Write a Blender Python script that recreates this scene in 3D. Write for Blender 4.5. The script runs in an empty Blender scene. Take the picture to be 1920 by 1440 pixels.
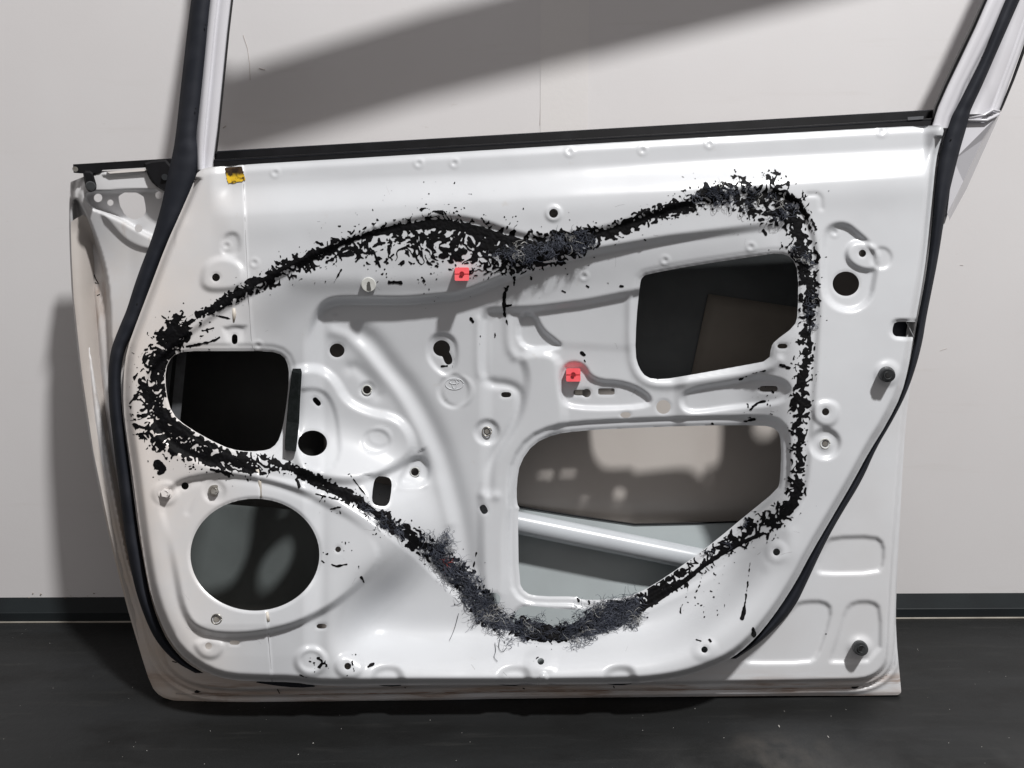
import bpy, math, random
import numpy as np
from mathutils import Vector, Matrix

# ------------------------------------------------------------------ camera, light, exposure
SC = bpy.context.scene
F_PX = 1500.0            # focal length in photo pixels (photo 1920 wide)
D0 = 1.04                # metres from camera to the door's main plane
PITCH = math.radians(10.0)
ROLL = math.radians(0.26)
HCAM = 0.620
WALL_Y = 1.258           # wall surface
SKIRT_Y = 1.246          # front of the skirting

cam_d = bpy.data.cameras.new("camera"); cam = bpy.data.objects.new("camera", cam_d)
SC.collection.objects.link(cam); SC.camera = cam
cam_d.sensor_width = 36.0; cam_d.lens = 36.0 * F_PX / 1920.0
cam_d.clip_start = 0.02; cam_d.clip_end = 50
CAM_ROT = Matrix.Rotation(-PITCH, 3, 'X') @ Matrix.Rotation(ROLL, 3, 'Y')   # axes: x right, y forward, z up
cam.matrix_world = Matrix.Translation((0, 0, HCAM)) @ (CAM_ROT @ Matrix.Rotation(math.pi/2, 3, 'X')).to_4x4()

w = bpy.data.worlds.new("World"); SC.world = w; w.use_nodes = True
bg = w.node_tree.nodes["Background"]
bg.inputs[0].default_value = (1.0, 0.94, 0.915, 1); bg.inputs[1].default_value = 0.30

def area(name, loc, target, size, power, col, shape='DISK'):
    ld = bpy.data.lights.new(name, 'AREA'); ld.shape = shape; ld.size = size
    ld.energy = power; ld.color = col
    o = bpy.data.objects.new(name, ld); SC.collection.objects.link(o)
    o.location = loc
    o.rotation_euler = (Vector(target) - Vector(loc)).to_track_quat('-Z', 'Y').to_euler()
    return o
area("ceiling_lamp", (1.65, -1.1, 4.85), (0.2, 1.1, 0.5), 0.34, 348, (1.0, 0.985, 0.97))

SC.view_settings.view_transform = 'Standard'; SC.view_settings.look = 'None'
SC.view_settings.gamma = 1.0; SC.view_settings.use_curve_mapping = False
SC.view_settings.exposure = 0.0

# ------------------------------------------------------------------ helpers
rnd = random.Random(7)
ROOT = bpy.data.objects.new("car_door", None); SC.collection.objects.link(ROOT)
Z0 = (1310 - 720) * (D0 + 0.05) / F_PX
_org = Vector((0, 0, HCAM)) + CAM_ROT @ Vector((0, D0, -Z0))
ROOT.matrix_world = Matrix.Translation(_org) @ CAM_ROT.to_4x4()
ROOT.empty_display_size = 0.1
bpy.context.view_layer.update()

def L(px, py, h):
    """photo-scale drawing coordinates on the door (h metres proud of the main plane) -> door local"""
    wd = D0 - h
    return ((px - 960) * wd / F_PX, -h, (720 - py) * wd / F_PX + Z0)
def Larr(px, py, h):
    wd = D0 - h
    return np.stack([(px - 960) * wd / F_PX, -h, (720 - py) * wd / F_PX + Z0], axis=-1)
PX = D0 / F_PX           # metres per drawing unit

def mkobj(name, verts, faces, mat, parent=ROOT, smooth=True, label=None):
    me = bpy.data.meshes.new(name)
    me.from_pydata([tuple(v) for v in verts], [], [tuple(f) for f in faces])
    me.validate(); me.update()
    if smooth:
        me.polygons.foreach_set("use_smooth", [True] * len(me.polygons))
    me.materials.append(mat)
    o = bpy.data.objects.new(name, me); SC.collection.objects.link(o)
    if parent is not None: o.parent = parent
    if label: o["label"] = label
    return o

class MB:
    def __init__(s): s.v = []; s.f = []
    def add(s, verts, faces):
        b = len(s.v); s.v += [tuple(v) for v in verts]; s.f += [tuple(i + b for i in f) for f in faces]
    def build(s, name, mat, parent=ROOT, smooth=False, label=None):
        o = mkobj(name, s.v, s.f, mat, parent, smooth, label)
        return o
    # polygon (drawing coords) extruded from h0 (back) to h1 (front), with bevelled rim
    def prism(s, poly, h0, h1, bev=0.0):
        n = len(poly); cx = sum(p[0] for p in poly) / n; cy = sum(p[1] for p in poly) / n
        rings = [(poly, h0)]
        if bev > 0:
            b = bev / PX
            q = []
            for p in poly:
                dx, dy = cx - p[0], cy - p[1]; dl = math.hypot(dx, dy) or 1
                q.append((p[0] + dx / dl * b, p[1] + dy / dl * b))
            rings += [(poly, h1 - bev), (q, h1)]
        else: rings += [(poly, h1)]
        vs = []; fs = []
        for pl, h in rings: vs += [L(p[0], p[1], h(p) if callable(h) else h) for p in pl]
        for r in range(len(rings) - 1):
            for i in range(n):
                j = (i + 1) % n
                fs.append((r*n + i, r*n + j, (r+1)*n + j, (r+1)*n + i))
        fs.append(tuple((len(rings)-1)*n + i for i in range(n)))
        fs.append(tuple(reversed(range(n))))
        s.add(vs, fs)
    def tube(s, pts, r, n=6, flat=1.0):
        """pts in door-local metres; r float or list"""
        pts = [Vector(p) for p in pts]; m = len(pts); vs = []; fs = []
        for i, p in enumerate(pts):
            t = (pts[min(i+1, m-1)] - pts[max(i-1, 0)])
            if t.length < 1e-9: t = Vector((1, 0, 0))
            t.normalize()
            u = t.cross(Vector((0, 1, 0)))
            if u.length < 1e-3: u = t.cross(Vector((1, 0, 0)))
            u.normalize(); v = t.cross(u)
            rr = r[i] if isinstance(r, (list, tuple)) else r
            for k in range(n):
                a = 2 * math.pi * k / n
                vs.append(p + u * (rr * math.cos(a)) + v * (rr * flat * math.sin(a)))
        for i in range(m - 1):
            for k in range(n):
                k2 = (k + 1) % n
                fs.append((i*n + k, i*n + k2, (i+1)*n + k2, (i+1)*n + k))
        fs.append(tuple(reversed(range(n)))); fs.append(tuple((m-1)*n + k for k in range(n)))
        s.add(vs, fs)

def ell(cx, cy, rx, ry=None, n=24, rot=0, pw=2.0):
    ry = rx if ry is None else ry; o = []
    for i in range(n):
        a = 2 * math.pi * i / n; c, q = math.cos(a), math.sin(a)
        x = rx * math.copysign(abs(c) ** (2 / pw), c); y = ry * math.copysign(abs(q) ** (2 / pw), q)
        o.append((cx + x * math.cos(rot) - y * math.sin(rot), cy + x * math.sin(rot) + y * math.cos(rot)))
    return o
def chaikin(p, k=2, closed=True):
    for _ in range(k):
        q = []; n = len(p)
        for i in range(n if closed else n - 1):
            a = p[i]; b = p[(i + 1) % n]
            q.append(tuple(a[j] * .75 + b[j] * .25 for j in range(len(a))))
            q.append(tuple(a[j] * .25 + b[j] * .75 for j in range(len(a))))
        if not closed: q = [p[0]] + q + [p[-1]]
        p = q
    return p
def lerp_path(path, y, k):
    """path rows sorted by first item; interpolate column k at y"""
    return float(np.interp(y, [r[0] for r in path], [r[k] for r in path]))

# ---- numpy drawing-board fields
def sm(t):
    t = np.clip(t, 0, 1); return t * t * (3 - 2 * t)
def sdf(X, Y, poly):
    """signed distance, positive inside"""
    d2 = np.full(X.shape, 1e18); ins = np.zeros(X.shape, bool); n = len(poly)
    for i in range(n):
        ax, ay = poly[i][:2]; bx, by = poly[(i + 1) % n][:2]
        ex, ey = bx - ax, by - ay; L2 = ex*ex + ey*ey
        if L2 < 1e-9: continue
        wx, wy = X - ax, Y - ay
        t = np.clip((wx*ex + wy*ey) / L2, 0, 1)
        d2 = np.minimum(d2, (wx - ex*t)**2 + (wy - ey*t)**2)
        if ay != by:
            c = ((ay <= Y) & (by > Y)) | ((by <= Y) & (ay > Y))
            ins ^= c & (X < ax + (Y - ay) / (by - ay) * ex)
    d = np.sqrt(d2); return np.where(ins, d, -d)
def pathdist(X, Y, pts):
    """distance to open polyline, param 0..1 along it, side (+ = below when drawn left to right), overshoot past the ends"""
    seg = []; tot = 0
    for i in range(len(pts) - 1):
        l = math.hypot(pts[i+1][0] - pts[i][0], pts[i+1][1] - pts[i][1]); seg.append((tot, l)); tot += l
    best = np.full(X.shape, 1e18); T = np.zeros(X.shape); S = np.zeros(X.shape); E = np.zeros(X.shape)
    for i, (s0, l) in enumerate(seg):
        ax, ay = pts[i][:2]; bx, by = pts[i+1][:2]; ex, ey = (bx - ax) / l, (by - ay) / l
        wx, wy = X - ax, Y - ay; al = wx*ex + wy*ey; t = np.clip(al, 0, l)
        d2 = (wx - ex*t)**2 + (wy - ey*t)**2
        m = d2 < best; best = np.where(m, d2, best)
        T = np.where(m, (s0 + t) / tot, T); S = np.where(m, np.sign(ex*wy - ey*wx), S)
        over = np.zeros(X.shape)
        if i == 0: over = np.maximum(over, -al)
        if i == len(seg) - 1: over = np.maximum(over, al - l)
        E = np.where(m, over, E)
    return np.sqrt(best), T, S, E
_lat = np.random.RandomState(11).rand(16, 256, 256)
def vn(X, Y, sc, seed=0):
    x = X / sc + seed * 17.3; y = Y / sc + seed * 9.7
    xi = np.floor(x).astype(int); yi = np.floor(y).astype(int)
    fx = x - xi; fy = y - yi; fx = fx*fx*(3 - 2*fx); fy = fy*fy*(3 - 2*fy)
    A = _lat[seed % 16]
    g = lambda a, b: A[b & 255, a & 255]
    return ((g(xi, yi) * (1-fx) + g(xi+1, yi) * fx) * (1-fy) + (g(xi, yi+1) * (1-fx) + g(xi+1, yi+1) * fx) * fy) * 2 - 1

def mstrip(x0, y0, st, Fd, hfun, name, mat, skirt=0.0, parent=ROOT, smooth=True, label=None):
    """surface over all board cells where Fd>0 (contour clipped exactly), heights from hfun(px,py) in metres"""
    ny, nx = Fd.shape; pos = Fd > 0
    vid = -np.ones(Fd.shape, int); PXs = []; PYs = []
    yy, xx = np.nonzero(pos); vid[yy, xx] = np.arange(len(yy))
    PXs = list(x0 + xx * st); PYs = list(y0 + yy * st)
    full = pos[:-1, :-1] & pos[1:, :-1] & pos[:-1, 1:] & pos[1:, 1:]
    cnt = pos[:-1, :-1].astype(int) + pos[1:, :-1] + pos[:-1, 1:] + pos[1:, 1:]
    fy, fx = np.nonzero(full)
    faces = np.stack([vid[fy, fx], vid[fy+1, fx], vid[fy+1, fx+1], vid[fy, fx+1]], 1).tolist()
    py_, px_ = np.nonzero((cnt > 0) & (cnt < 4)); cross = {}; bseg = []
    for cy, cx in zip(py_.tolist(), px_.tolist()):
        c = [(cy, cx), (cy+1, cx), (cy+1, cx+1), (cy, cx+1)]; pl = []; tags = []
        for k in range(4):
            a = c[k]; b = c[(k+1) % 4]; pa = pos[a]; pb = pos[b]
            if pa: pl.append(int(vid[a])); tags.append(0)
            if pa != pb:
                key = (a, b) if a < b else (b, a)
                if key not in cross:
                    fa = Fd[a]; fb = Fd[b]; t = min(max(fa / (fa - fb), .03), .97)
                    cross[key] = len(PXs)
                    PXs.append(x0 + (a[1] + (b[1]-a[1]) * t) * st); PYs.append(y0 + (a[0] + (b[0]-a[0]) * t) * st)
                pl.append(cross[key]); tags.append(1 if pa else 2)
        if len(pl) >= 3: faces.append(pl)
        if skirt:
            n = len(pl)
            for k in range(n):
                if tags[k] == 1 and tags[(k+1) % n] == 2: bseg.append((pl[k], pl[(k+1) % n]))
    PXs = np.array(PXs, float); PYs = np.array(PYs, float)
    Hh = hfun(PXs, PYs)
    V = Larr(PXs, PYs, Hh)
    verts = V.tolist()
    if skirt and bseg:
        used = sorted({i for s in bseg for i in s}); m1 = {i: len(verts) + 2*k for k, i in enumerate(used)}
        for i in used:
            verts.append(V[i].tolist()); verts.append(Larr(PXs[i], PYs[i], Hh[i] - skirt).tolist())
        for a, b in bseg: faces.append([m1[b], m1[a], m1[a] + 1, m1[b] + 1])
    return mkobj(name, verts, faces, mat, parent, smooth, label)

# ------------------------------------------------------------------ materials
def nmat(name, col, rough=0.5, metal=0.0, spec=0.5, bump=None, var=None, coat=0.0):
    m = bpy.data.materials.new(name); m.use_nodes = True; nt = m.node_tree; b = nt.nodes["Principled BSDF"]
    b.inputs["Base Color"].default_value = (*col, 1); b.inputs["Roughness"].default_value = rough
    b.inputs["Metallic"].default_value = metal; b.inputs["Specular IOR Level"].default_value = spec
    b.inputs["Coat Weight"].default_value = coat; b.inputs["Coat Roughness"].default_value = 0.08
    tc = nt.nodes.new("ShaderNodeTexCoord")
    if var:      # (scale, other colour, low, high[, stretch])
        n = nt.nodes.new("ShaderNodeTexNoise"); n.inputs["Scale"].default_value = var[0]; n.inputs["Detail"].default_value = 6
        mp = nt.nodes.new("ShaderNodeMapping"); mp.inputs["Scale"].default_value = var[4] if len(var) > 4 else (1, 1, 1)
        r = nt.nodes.new("ShaderNodeMapRange"); r.inputs[1].default_value = var[2]; r.inputs[2].default_value = var[3]
        mx = nt.nodes.new("ShaderNodeMix"); mx.data_type = 'RGBA'
        mx.inputs[6].default_value = (*col, 1); mx.inputs[7].default_value = (*var[1], 1)
        nt.links.new(tc.outputs["Object"], mp.inputs[0]); nt.links.new(mp.outputs[0], n.inputs["Vector"])
        nt.links.new(n.outputs[0], r.inputs[0]); nt.links.new(r.outputs[0], mx.inputs[0])
        nt.links.new(mx.outputs[2], b.inputs["Base Color"])
        m["mix"] = mx.name
    if bump:     # (scale, strength, distance)
        n = nt.nodes.new("ShaderNodeTexNoise"); n.inputs["Scale"].default_value = bump[0]; n.inputs["Detail"].default_value = 5
        bp = nt.nodes.new("ShaderNodeBump"); bp.inputs["Strength"].default_value = bump[1]; bp.inputs["Distance"].default_value = bump[2]
        nt.links.new(tc.outputs["Object"], n.inputs["Vector"]); nt.links.new(n.outputs[0], bp.inputs["Height"])
        nt.links.new(bp.outputs[0], b.inputs["Normal"])
    return m
def add_layer(m, col, scale, lo, hi, stretch=(1, 1, 1), mask=None, amount=1.0):
    """mix another colour over the base by noise, optionally limited to a soft span along one object axis"""
    nt = m.node_tree; b = nt.nodes["Principled BSDF"]; inp = b.inputs["Base Color"]
    tc = nt.nodes.new("ShaderNodeTexCoord"); mp = nt.nodes.new("ShaderNodeMapping"); mp.inputs["Scale"].default_value = stretch
    n = nt.nodes.new("ShaderNodeTexNoise"); n.inputs["Scale"].default_value = scale; n.inputs["Detail"].default_value = 8
    n.inputs["Roughness"].default_value = 0.6
    r = nt.nodes.new("ShaderNodeMapRange"); r.inputs[1].default_value = lo; r.inputs[2].default_value = hi; r.inputs[4].default_value = amount
    nt.links.new(tc.outputs["Object"], mp.inputs[0]); nt.links.new(mp.outputs[0], n.inputs["Vector"]); nt.links.new(n.outputs[0], r.inputs[0])
    fac = r.outputs[0]
    if mask:
        for (ax, a0, a1) in mask:
            sp = nt.nodes.new("ShaderNodeSeparateXYZ"); nt.links.new(tc.outputs["Object"], sp.inputs[0])
            rr = nt.nodes.new("ShaderNodeMapRange"); rr.interpolation_type = 'SMOOTHSTEP'
            rr.inputs[1].default_value = a0; rr.inputs[2].default_value = a1
            nt.links.new(sp.outputs[ax], rr.inputs[0])
            mu = nt.nodes.new("ShaderNodeMath"); mu.operation = 'MULTIPLY'
            nt.links.new(fac, mu.inputs[0]); nt.links.new(rr.outputs[0], mu.inputs[1]); fac = mu.outputs[0]
    mx = nt.nodes.new("ShaderNodeMix"); mx.data_type = 'RGBA'
    if inp.is_linked:
        src = inp.links[0].from_socket; nt.links.new(src, mx.inputs[6])
    else: mx.inputs[6].default_value = inp.default_value
    mx.inputs[7].default_value = (*col, 1); nt.links.new(fac, mx.inputs[0]); nt.links.new(mx.outputs[2], inp)

PAINT = nmat("white_paint", (0.575, 0.592, 0.617), 0.29, spec=0.5, bump=(900, 0.04, 0.0003), var=(9, (0.54, 0.555, 0.58), .4, .75), coat=0.12)
add_layer(PAINT, (0.45, 0.41, 0.36), 55, .66, .80, amount=.35)
add_layer(PAINT, (0.68, 0.62, 0.575), 3.5, .30, .55, mask=[(0, -0.28, -0.49)], amount=.8)
DIRTY = nmat("dusty_white_paint", (0.62, 0.635, 0.66), 0.33, bump=(700, 0.07, 0.0005), var=(7, (0.58, 0.585, 0.60), .4, .7))
add_layer(DIRTY, (0.56, 0.45, 0.35), 5, .36, .66, mask=[(0, -0.30, -0.46), (2, .85, .35)], amount=.7)
add_layer(DIRTY, (0.30, 0.19, 0.12), 26, .56, .70, stretch=(1, 1, .35), mask=[(0, -0.30, -0.46)], amount=.6)
add_layer(DIRTY, (0.42, 0.33, 0.27), 18, .40, .62, stretch=(.3, 1, 2.5), mask=[(2, 0.05, 0.015)], amount=.8)
add_layer(DIRTY, (0.24, 0.15, 0.10), 40, .55, .66, stretch=(.25, 1, 3), mask=[(2, 0.04, 0.01)], amount=.8)
SKIN = nmat("primer_skin", (0.46, 0.43, 0.405), 0.5, bump=(500, 0.1, 0.0005), var=(6, (0.41, 0.375, 0.35), .4, .7))
SKINL = nmat("painted_inner_sill", (0.36, 0.40, 0.41), 0.4, bump=(500, 0.08, 0.0005), var=(8, (0.31, 0.34, 0.35), .4, .7))
PAD = nmat("darkening_pad", (0.085, 0.095, 0.10), 0.6, bump=(220, 0.2, 0.0006), var=(14, (0.06, 0.066, 0.07), .4, .7))
PADB = nmat("brown_board", (0.20, 0.18, 0.155), 0.7, bump=(260, 0.2, 0.0005), var=(18, (0.17, 0.15, 0.13), .4, .7))
PADK = nmat("dark_pad", (0.03, 0.032, 0.032), 0.6, bump=(220, 0.2, 0.0006), var=(14, (0.02, 0.021, 0.022), .4, .7))
RUBBER = nmat("rubber", (0.012, 0.014, 0.020), 0.75, spec=0.2, bump=(500, 0.12, 0.0004), var=(30, (0.022, 0.024, 0.031), .4, .75))
BLACK = nmat("black_plastic", (0.004, 0.004, 0.005), 0.5, spec=0.2, bump=(400, 0.1, 0.0003), var=(40, (0.008, 0.008, 0.010), .45, .75))
TAR = nmat("butyl", (0.0025, 0.0025, 0.003), 0.6, spec=0.1, bump=(1400, 0.4, 0.0006), var=(160, (0.007, 0.007, 0.009), .5, .8))
FIB = [nmat("lint_navy", (0.03, 0.037, 0.058), 0.9, var=(90, (0.06, 0.065, 0.08), .4, .7)),
       nmat("lint_grey", (0.095, 0.105, 0.135), 0.9), nmat("lint_pale", (0.42, 0.42, 0.41), 0.9),
       nmat("lint_red", (0.30, 0.05, 0.04), 0.9)]
RED = nmat("red_plastic", (0.95, 0.14, 0.16), 0.4, var=(60, (0.92, 0.10, 0.12), .4, .7))
STEEL = nmat("zinc", (0.45, 0.44, 0.41), 0.35, metal=0.9, bump=(300, .1, .0003), var=(120, (0.3, 0.28, 0.25), .4, .7))
MILKY = nmat("milky_plastic", (0.55, 0.56, 0.54), 0.4, var=(150, (0.45, 0.45, 0.43), .4, .7))
STOP = nmat("grey_black_rubber", (0.035, 0.038, 0.040), 0.5, bump=(600, .15, .0003), var=(100, (0.02, 0.022, 0.024), .4, .7))
FOAM = nmat("foam", (0.007, 0.009, 0.009), 0.9, spec=0.12, bump=(900, .5, .001), var=(200, (0.012, 0.014, 0.015), .4, .7))
STICK = nmat("worn_sticker", (0.02, 0.012, 0.008), 0.85, spec=.1, var=(120, (0.05, 0.03, 0.015), .45, .6))
add_layer(STICK, (0.72, 0.46, 0.03), 130, .40, .52, mask=[(2, 0.706, 0.699)])
SPEAR = nmat("seam_sealer", (0.62, 0.58, 0.52), 0.5, var=(90, (0.5, 0.45, 0.38), .4, .7))

# ------------------------------------------------------------------ room: wall, skirting, floor
def struct(o): o["kind"] = "structure"; return o
WALLM = nmat("wall_paint", (0.715, 0.705, 0.712), 0.6, bump=(260, .12, .0006), var=(3, (0.68, 0.665, 0.67), .35, .7))
add_layer(WALLM, (0.5, 0.46, 0.43), 60, .70, .80, stretch=(.5, 1, 1.4), amount=.5)
add_layer(WALLM, (0.55, 0.52, 0.49), 14, .62, .80, stretch=(.25, 1, 3), amount=.25)
FLOORM = nmat("floor_mat", (0.010, 0.0105, 0.0105), 0.5, spec=.25, bump=(110, .35, .0012), var=(5, (0.017, 0.018, 0.019), .35, .7, (.5, 2.5, 1)))
add_layer(FLOORM, (0.034, 0.034, 0.033), 22, .56, .78, stretch=(.35, 3.5, 1), amount=.55)
add_layer(FLOORM, (0.007, 0.007, 0.007), 9, .52, .70, stretch=(.8, 1.6, 1), amount=.7)
add_layer(FLOORM, (0.055, 0.05, 0.045), 45, .40, .66, stretch=(.7, .5, 1), mask=[(0, .255, .30), (0, .44, .34), (1, .94, .90), (1, .80, .84)], amount=.8)  # scuffs, plus a pale floor reflection painted into the colour
add_layer(FLOORM, (0.055, 0.055, 0.055), 6, .42, .6, mask=[(0, .10, .25), (1, .95, .85)], amount=.5)
add_layer(FLOORM, (0.30, 0.28, 0.26), 420, .74, .78, amount=.5)
def box(name, x0, x1, y0, y1, z0, z1, mat, parent=None, smooth=False):
    v = [(x, y, z) for x in (x0, x1) for y in (y0, y1) for z in (z0, z1)]
    f = [(0,1,3,2), (4,6,7,5), (0,4,5,1), (2,3,7,6), (0,2,6,4), (1,5,7,3)]
    return mkobj(name, v, f, mat, parent, smooth)
wall = struct(box("wall", -3, 3, WALL_Y, WALL_Y + .1, -.05, 3.0, WALLM))
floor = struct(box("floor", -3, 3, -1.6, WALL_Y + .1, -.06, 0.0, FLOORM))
def wpt(px, py, Y):
    """point on the vertical plane y=Y seen at a photo position"""
    d = CAM_ROT @ Vector(((px - 960) / F_PX, 1, (720 - py) / F_PX)); t = Y / d.y
    return Vector((0, 0, HCAM)) + d * t
# skirting profile extruded along x
SKM = nmat("skirting_paint", (0.013, 0.017, 0.019), 0.6, spec=.25, bump=(120, .2, .0006), var=(12, (0.010, 0.012, 0.014), .4, .7))
prof = [(WALL_Y, .0390), (WALL_Y - .001, .0390), (SKIRT_Y + .001, .0175), (SKIRT_Y, .0165), (SKIRT_Y, .0004), (WALL_Y, .0004)]
vs = [(x, y, z) for x in (-3, 3) for (y, z) in prof]; n = len(prof)
sk = struct(mkobj("skirting_board", vs, [(i, (i+1) % n, n + (i+1) % n, n + i) for i in range(n)] + [tuple(range(n)), tuple(range(2*n-1, n-1, -1))], SKM, None, False))
BEADM = nmat("pale_bead", (0.34, 0.32, 0.28), .6, var=(25, (0.24, 0.22, 0.19), .4, .65, (1, 1, 1)))
bd = MB(); bd.tube([(-3, SKIRT_Y - .001, .0008), (3, SKIRT_Y - .001, .0008)], .0016, 6)
struct(bd.build("edge_trim", BEADM, None, True))
TAPE = nmat("wall_tape", (0.73, 0.715, 0.712), .5, bump=(200, .15, .0008), var=(5, (0.715, 0.70, 0.695), .4, .7, (1, 1, .3)))
a = wpt(1013, 240, WALL_Y).x; b_ = wpt(1102, 240, WALL_Y).x
tp = box("joint_tape", a, b_, WALL_Y - .0006, WALL_Y - .0001, .04, 3.0, TAPE, wall)
PENC = nmat("pencil_grey", (0.52, 0.48, 0.46), .7)
pm = MB()
def wmark(pts, r=.0006):
    pm.tube([wpt(p[0], p[1], WALL_Y - .0002) for p in pts], r, 4)
wmark([(456, 66), (464, 90), (468, 120), (469, 150)], .0005); wmark([(486, 128), (497, 131)], .0007)
wmark([(418, 240), (424, 236)], .0009); wmark([(1015, 8), (1016, 120), (1012, 235)], .00035)
wmark([(1800, 497), (1806, 497.5)], .0003); wmark([(1762, 658), (1776, 653)], .0003)
pm.build("scuff_mark", PENC, wall)
# crumbs of plaster along the skirting and on the floor
cr = MB()
for i in range(70):
    x = rnd.gauss(125, 38) if i < 45 else rnd.uniform(0, 230)
    p = wpt(x, 1128 - abs(rnd.gauss(0, 3 if i % 4 else 9)), WALL_Y - .001)
    s = rnd.uniform(.0005, .0015); cr.tube([p, p + Vector((s*1.5, 0, rnd.uniform(-s, s)))], s * .6, 4)
CRUMB = nmat("plaster_crumb", (0.40, 0.34, 0.28), .9, var=(300, (0.12, 0.1, 0.08), .4, .6))
o = cr.build("plaster_crumbs", CRUMB, None); o["kind"] = "stuff"; o["label"] = "tiny brown plaster crumbs along the skirting board at left"; o["category"] = "crumbs"
def fpt(px, py, z=0.0):
    d = CAM_ROT @ Vector(((px - 960) / F_PX, 1, (720 - py) / F_PX)); t = (HCAM - z) / -d.z
    return Vector((0, 0, HCAM)) + d * t
ch = MB()
for (x, y, s) in [(1460, 1360, .0022), (1552, 1380, .0018), (588, 1393, .0012), (560, 1414, .001), (1721, 1217, .001), (1358, 1383, .0009), (1470, 1333, .0008), (1303, 1328, .0009), (807, 1350, .0008), (100, 1290, .0006), (1780, 1330, .0007), (1840, 1400, .0008), (640, 1366, .0007), (250, 1400, .0008)]:
    p = fpt(x, y, .0006); a = rnd.uniform(0, 3); ch.tube([p, p + Vector((math.cos(a)*s, -abs(math.sin(a))*s*1.6, 0))], s * .35, 4)
for i in range(90):
    p = fpt(rnd.uniform(0, 1920), rnd.uniform(1180, 1438), .0004); s = rnd.uniform(.0002, .0005)
    a = rnd.uniform(0, 3); ch.tube([p, p + Vector((math.cos(a)*s*2, math.sin(a)*s*2, 0))], s * .5, 4)
o = ch.build("floor_chips", nmat("white_chip", (.5, .49, .47), .7), None); o["kind"] = "stuff"; o["label"] = "tiny white paint chips scattered on the dark floor"; o["category"] = "paint chips"

# ------------------------------------------------------------------ outlines on the drawing board
# strips: (y, left x, right x)
LS = [(-260, 398, 436), (-60, 368, 406), (0, 358, 397), (50, 352, 392), (100, 346, 388), (200, 335, 376), (240, 331, 370), (262, 328, 368), (276, 326, 373), (300, 321, 375), (330, 314, 368), (380, 304, 352), (420, 293, 334), (460, 280, 312),
      (500, 264, 296), (540, 250, 281), (580, 238, 269), (610, 225, 257), (640, 213, 242), (660, 207, 233), (700, 202, 226), (760, 204, 228), (820, 211, 236), (870, 217, 243), (940, 227, 252), (1000, 233, 260), (1050, 242, 269),
      (1100, 252, 278), (1150, 268, 291), (1200, 290, 312), (1240, 326, 345), (1262, 366, 382)]
RS = [(-420, 2030, 2064), (-60, 1910, 1940), (0, 1883, 1912), (50, 1864, 1890), (100, 1845, 1868), (160, 1815, 1842), (204, 1792, 1821), (214, 1786, 1818), (240, 1776, 1812), (270, 1766, 1803), (300, 1759, 1795), (360, 1752, 1780), (400, 1749, 1772),
      (480, 1741, 1760), (540, 1732, 1748), (600, 1720, 1736), (640, 1713, 1730), (690, 1704, 1717), (740, 1691, 1699), (790, 1666, 1673), (840, 1634, 1643), (900, 1601, 1617), (960, 1566, 1580), (1000, 1542, 1557), (1040, 1519, 1537),
      (1090, 1493, 1514), (1140, 1461, 1490), (1180, 1431, 1453), (1210, 1403, 1418), (1235, 1370, 1380)]
PAN = [(372, 318), (400, 312), (760, 291), (1200, 264), (1500, 248), (1755, 234), (1772, 238), (1762, 270), (1755, 300), (1749, 360), (1745, 400), (1737, 480), (1728, 540), (1717, 600), (1711, 640), (1703, 690), (1690, 740), (1665, 790), (1633, 840), (1601, 900),
       (1566, 960), (1519, 1040), (1493, 1090), (1461, 1140), (1431, 1180), (1403, 1210), (1372, 1234), (1330, 1254), (1280, 1270), (1230, 1278), (1180, 1282), (1000, 1284), (740, 1284), (640, 1286), (590, 1285), (550, 1279), (490, 1278), (430, 1275), (390, 1263),
       (350, 1238), (320, 1205), (298, 1160), (282, 1110), (272, 1060), (263, 1000), (255, 940), (246, 870), (238, 820), (231, 760), (232, 700), (238, 655), (256, 605), (281, 540), (311, 460), (338, 400), (362, 345)]
HOLES = {
 'upper': chaikin([(1199, 540), (1203, 518), (1225, 512), (1300, 498), (1420, 480), (1460, 474), (1485, 482), (1497, 510), (1496, 590), (1490, 612), (1452, 640), (1446, 650), (1442, 676), (1400, 684), (1300, 702), (1240, 712), (1212, 708), (1198, 690), (1191, 665), (1193, 600)], 1),
 'lower': chaikin([(1085, 808), (1150, 804), (1300, 798), (1430, 797), (1458, 804), (1465, 830), (1463, 900), (1458, 918), (1400, 965), (1340, 1015), (1280, 1060), (1220, 1100), (1180, 1119), (1130, 1125), (1087, 1124), (1084, 1118), (1010, 1118), (985, 1112), (973, 1092), (971, 960), (975, 953), (969, 945), (969, 905), (975, 868), (1000, 832), (1040, 814)], 1),
 'left': chaikin([(310, 692), (322, 668), (345, 658), (420, 658), (505, 658), (532, 666), (542, 690), (541, 725), (535, 775), (526, 820), (512, 840), (490, 846), (450, 846), (415, 836), (350, 800), (322, 775), (311, 735)], 1),
 'speaker': ell(478, 1040, 121, 105, 72),
 'sill': chaikin([(960, 1163), (966, 1146), (985, 1134), (1060, 1143), (1116, 1143), (1104, 1180), (1070, 1196), (1030, 1203), (990, 1200), (968, 1182)], 1),
}
def slot(cx, cy, a, b, rot=0, pw=4): return ell(cx, cy, a, b, 20, rot, pw)
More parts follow.
